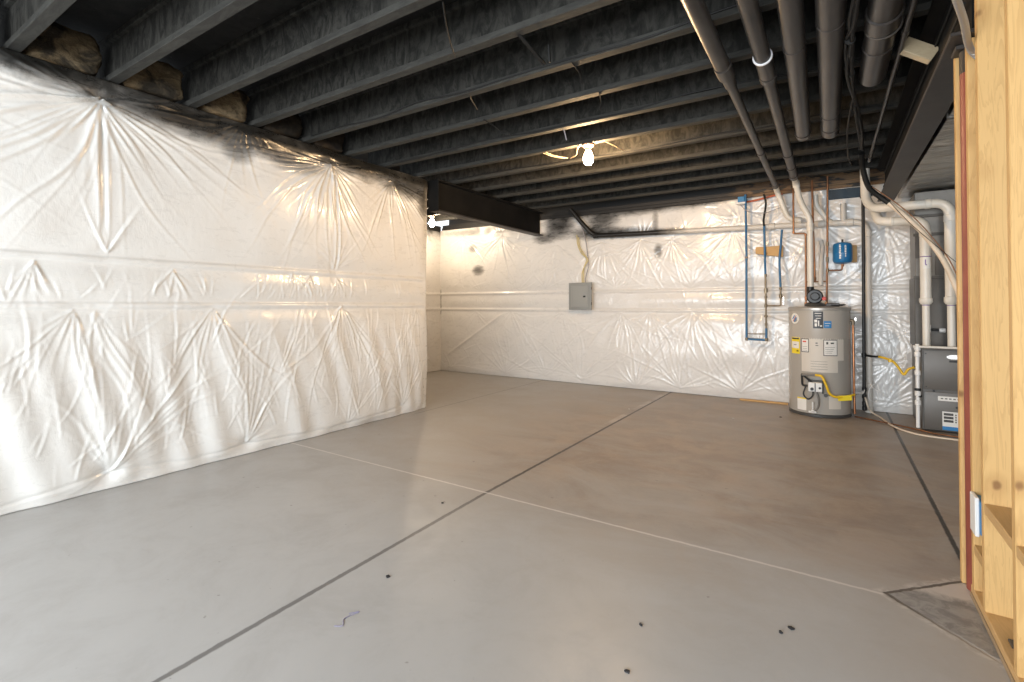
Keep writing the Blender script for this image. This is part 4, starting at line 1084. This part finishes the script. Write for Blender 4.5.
obj('stripe', box(B(), .875, 1.14, FY0 - .0068, FY0 - .005, .03, .065), 'blue', dl, False)
bm = B()
for zz in (.75, .43): cyl(bm, (FX0 + .03, FY0 - .008, zz), (FX0 + .03, FY0 - .003, zz), .006, 10)
cyl(bm, (.815, FY0 - .012, .395), (.815, FY0 + .0, .395), .010, 10); cyl(bm, (.98, FY0 - .012, .25), (.98, FY0 - .003, .25), .010, 10)
obj('screw', bm, 'black', o)
o = thing('supply_plenum', 'dull grey sheet metal plenum standing on top of the furnace', 'duct', (.99, 6.7, .80))
obj('body', box(B(), .715, 1.25, 6.52, 6.92, .797, 1.50, .004), 'galvdark', o, False)
obj('upper_body', box(B(), .725, 1.24, 6.53, 6.92, 1.50, 2.38, .004), 'galv', o, False)
for zz in (1.50, 1.94, 2.13): obj('seam', box(B(), .71, 1.255, 6.512, 6.53, zz - .014, zz + .014, .003), 'galvdark', o, False)
bm = B(); box(bm, .725, .83, 6.522, 6.531, 1.70, 1.93, .002); box(bm, .88, 1.0, 6.522, 6.531, 1.52, 1.72, .002)
obj('patch', bm, 'galvdark', o, False)
o = thing('return_duct', 'wide silvery sheet metal duct under the joists right of the steel beam', 'duct', (1.2, 5, 2.4))
obj('body', box(B(), .625, 1.75, 3.3, 6.93, 2.405, 2.695, .004), 'foil', o, False)
for yy in (4.1,): obj('seam', box(B(), .615, 1.76, yy - .015, yy + .015, 2.392, 2.70, .003), 'galv', o, False)

# furnace pvc
o = thing('exhaust_pipe', 'white plastic furnace pipe at left, dropping through a wide coupling to the furnace', 'pipe', (.785, 6.36, .8))
obj('pipe', tube(B(), fillet([(.40, 6.55, 2.20), (.42, 6.42, 2.10), (.50, 6.36, 2.075), (.785, 6.36, 2.07), (.785, 6.36, 1.26)], .12, 8), .0445, 24), 'pvc', o)
obj('elbow', ring(ring(ring(B(), (.785, 6.36, 1.93), (0, 0, 1), .049, .06), (.52, 6.36, 2.075), (1, 0, 0), .049, .03), (.66, 6.36, 2.072), (1, 0, 0), .049, .04), 'pvc', o)
obj('reducer', lathe(B(), [(0, 1.225), (.040, 1.225), (.048, 1.24), (.054, 1.25), (.054, 1.285), (.0445, 1.29), (0, 1.29)], (.785, 6.36, 0), 28), 'pvc', o)
obj('pipe', cyl(B(), (.785, 6.36, .80), (.785, 6.36, 1.235), .031, 22), 'pvc', o)
obj('primer_ring', ring(ring(B(), (.785, 6.36, 1.218), (0, 0, 1), .0318, .010), (.785, 6.36, 1.70), (0, 0, 1), .0455, .010), 'purple', o, label='purple primer smear')
obj('label', patch(B(), (.785, 6.36), .0448, -30, 45, 1.58, 1.69, .001, 6), 'paperwhite', o, False)
obj('label_mark', patch(patch(B(), (.785, 6.36), .0456, -12, -2, 1.62, 1.67, .001, 3), (.785, 6.36), .0456, -8, 8, 1.612, 1.622, .001, 3), 'purple', o, False)
o = thing('intake_pipe', 'white plastic furnace pipe at right, looping over the other one against the stud wall', 'pipe', (.965, 6.30, .8))
obj('pipe', tube(B(), fillet([(.31, 6.55, 2.69), (.315, 6.55, 2.36), (.37, 6.42, 2.235), (.50, 6.30, 2.215), (.965, 6.30, 2.215), (.965, 6.30, 1.26)], .13, 8), .0445, 24), 'pvc', o)
obj('elbow', ring(ring(B(), (.965, 6.30, 2.06), (0, 0, 1), .049, .07), (.80, 6.30, 2.215), (1, 0, 0), .049, .05), 'pvc', o)
obj('reducer', lathe(B(), [(0, 1.225), (.040, 1.225), (.048, 1.24), (.054, 1.25), (.054, 1.295), (.0445, 1.30), (0, 1.30)], (.965, 6.30, 0), 28), 'pvc', o)
obj('pipe', cyl(B(), (.965, 6.30, .80), (.965, 6.30, 1.235), .031, 22), 'pvc', o)
obj('primer_ring', ring(B(), (.965, 6.30, 1.215), (0, 0, 1), .0318, .008), 'purple', o, label='purple primer smear')
o = thing('vent_terminal', 'small white and black fitting on the plenum between the two furnace pipes', 'fitting', (.86, 6.5, .97))
bm = B(); box(bm, .82, .835, 6.47, 6.515, .94, 1.02, .003); cyl(bm, (.90, 6.49, .965), (.95, 6.49, .965), .022, 14, .004)
obj('bracket', bm, 'white', o); obj('switch', cyl(B(), (.84, 6.49, .97), (.90, 6.49, .967), .013, 12, .003), 'black', o)
o = thing('condensate_drain', 'thin white condensate pipe along the furnace top and down its left edge', 'pipe', (.69, 6.18, .02))
obj('pipe', tube(B(), [(.66, 6.17, .815), (1.26, 6.17, .812)], .012, 14), 'pvc', o)
obj('pipe', tube(B(), [(.693, 6.18, .84), (.693, 6.18, .03)], .0165, 14), 'white', o)
bm = B()
for zz in (.80, .74, .56, .36, .27): ring(bm, (.693, 6.18, zz), (0, 0, 1), .024, .05, 14)
obj('fitting', bm, 'white', o)
obj('clamp', ring(ring(B(), (.693, 6.18, .40), (0, 0, 1), .027, .025, 14), (.70, 6.19, .335), (0, 0, 1), .027, .02, 14), 'black', o, label='black clamps')
tag(obj('drain_hose', tube(B(), smoothpath([(.30, 6.70, .20), (.325, 6.72, .10), (.36, 6.76, .035), (.43, 6.60, .012), (.50, 6.22, .012), (.62, 5.98, .012), (.78, 5.90, .012), (1.1, 5.88, .012)], 8), .009, 10), 'sleeve', base=(.5, 6.2, 0)),
    'pale hose snaking across the floor toward the furnace', 'hose')
tag(obj('floor_pipe', tube(B(), [(.20, 6.52, .012), (.56, 6.27, .012), (.80, 6.06, .012), (1.2, 5.95, .012)], .008, 10), 'copperdark', base=(.5, 6.3, 0)),
    'thin copper pipe lying on the floor in front of the furnace', 'pipe')
tag(obj('coiled_wire', tube(B(), smoothpath([(.33, 6.70, .42), (.36, 6.66, .33), (.42, 6.68, .28), (.40, 6.72, .36), (.34, 6.68, .30), (.33, 6.66, .20), (.39, 6.70, .16), (.42, 6.72, .22)], 8), .003, 6), 'white', base=(.36, 6.68, .2)),
    'thin white wire coiled beside the black gas pipe near the floor', 'wire')

# ------------------------------------------------------------------ stud wall and red column at the right
SX0, SX1 = .48, .569
o = thing('stud_wall', 'raw pine stud wall filling the right edge, with plates and blocking', 'wall frame', (.525, 1.9, 0))
def stud(y0, y1, x0=SX0, x1=SX1, z0=.05, z1=2.67): obj('stud', box(B(), x0, x1, y0, y1, z0, z1, .0025), 'pine', o, False)
stud(2.905, 2.943, .469, .558, .001, 2.33); stud(2.742, 2.78, z1=2.33)
for y0 in (2.570, 2.180, 1.774, 1.368, .962): stud(y0, y0 + .038)
obj('sole_plate', box(B(), SX0 - .004, SX1, .9, 2.80, .0005, .02, .002), 'solebrown', o, False, 'brown treated bottom strip')
obj('bottom_plate', box(B(), SX0, SX1, .9, 2.80, .02, .05, .002), 'pineflat', o, False)
obj('top_plate', box(B(), SX0, SX1, .9, 2.66, 2.67, 2.708, .002), 'pineflat', o, False)
for y0, y1 in ((2.61, 2.74), (2.22, 2.568), (1.815, 2.178), (1.408, 1.772)):
    obj('blocking', box(B(), SX0 + .001, SX1, y0, y1, .425, .463, .002) if y0 < 2.6 else box(B(), SX0 + .001, SX1, y0, y1, .20, .238, .002), 'pineflat', o, False)
o = thing('outlet_box', 'blue electrical outlet box with a white front, between the first two studs', 'outlet box', (.50, 2.69, .36))
obj('box', box(B(), .484, .545, 2.635, 2.738, .31, .445, .004), 'boxblue', o, False)
obj('cover', box(B(), .470, .484, 2.655, 2.741, .30, .455, .003), 'white', o, False, 'white cover')
tag(obj('nail_plate', box(B(), .505, .54, 2.35, 2.40, .0495, .058, .002), 'galvdark', smooth=False, base=(.52, 2.37, .05)), 'small grey metal clip on the stud wall bottom plate', 'clip')
o = thing('steel_column', 'dark red steel column behind the stud wall, holding up the black beam', 'column', (.515, 2.855, 0))
obj('post', cyl(B(), (.519, 2.850, .008), (.519, 2.850, 2.22), .0445, 32), 'redsteel', o)
obj('base_plate', box(B(), .485, .57, 2.806, 2.898, 0, .008, .001), 'redsteel', o, False)
obj('cap_plate', box(B(), .455, .575, 2.802, 2.898, 2.315, 2.333, .002), 'steel', o, False, 'black oversprayed top plate')
obj('collar', cyl(B(), (.519, 2.850, 2.22), (.519, 2.850, 2.315), .0455, 32), 'steel', o, label='black oversprayed top end')

# ------------------------------------------------------------------ small things on the floor
def flake(x, y, r, m, label, seed, name, cat):
    rr = random.Random(seed); bm = B(); n = 9
    lo = [bm.verts.new((x + r*math.cos(6.28*k/n)*rr.uniform(.6, 1.2), y + r*math.sin(6.28*k/n)*rr.uniform(.5, 1.1), .0006)) for k in range(n)]
    hi = [bm.verts.new((v.co.x*.85 + x*.15, v.co.y*.85 + y*.15, rr.uniform(.004, .007))) for v in lo]
    for k in range(n): bm.faces.new((lo[k], lo[(k+1) % n], hi[(k+1) % n], hi[k]))
    bm.faces.new(hi); bm.faces.new(lo[::-1])
    tag(obj(name, bm, m, smooth=False, base=(x, y, 0)), label, cat)
flake(-1.68, 1.57, .012, 'debris', 'black paint flake on the floor left of the front joint crossing', 1, 'paint_flake', 'debris')
flake(-.14, 2.15, .012, 'debris', 'black paint flake on the floor at right, toward the stud wall', 2, 'paint_flake', 'debris')
flake(-.58, 1.60, .010, 'debris', 'black paint flake on the floor at the bottom centre', 3, 'paint_flake', 'debris')
flake(-.62, 1.86, .008, 'debris', 'small black paint flake just above the bottom centre one', 4, 'paint_flake', 'debris')
flake(-.17, 2.10, .008, 'debris', 'tiny black paint flake beside the one toward the stud wall', 6, 'paint_flake', 'debris')
flake(-.48, 6.1, .018, 'debris', 'black scrap on the floor left of the water heater', 7, 'paint_flake', 'debris')
flake(-2.02, 2.33, .009, 'debris', 'dark paint flake on the floor near the left of the joint crossing', 8, 'paint_flake', 'debris')
flake(-2.0, 5.6, .012, 'grit', 'white crumb on the floor by the far end of the long joint', 9, 'plaster_crumb', 'debris')
flake(-.9, 5.75, .012, 'grit', 'white crumb on the floor in front of the back wall', 10, 'plaster_crumb', 'debris')
stub([(-1.61, 1.30, .0015), (-1.585, 1.33, .0015), (-1.60, 1.27, .0015), (-1.57, 1.24, .0015), (-1.595, 1.22, .0015)], .0014, 'chalk', 'purple squiggle mark on the near floor left of centre', 'chalk_mark')
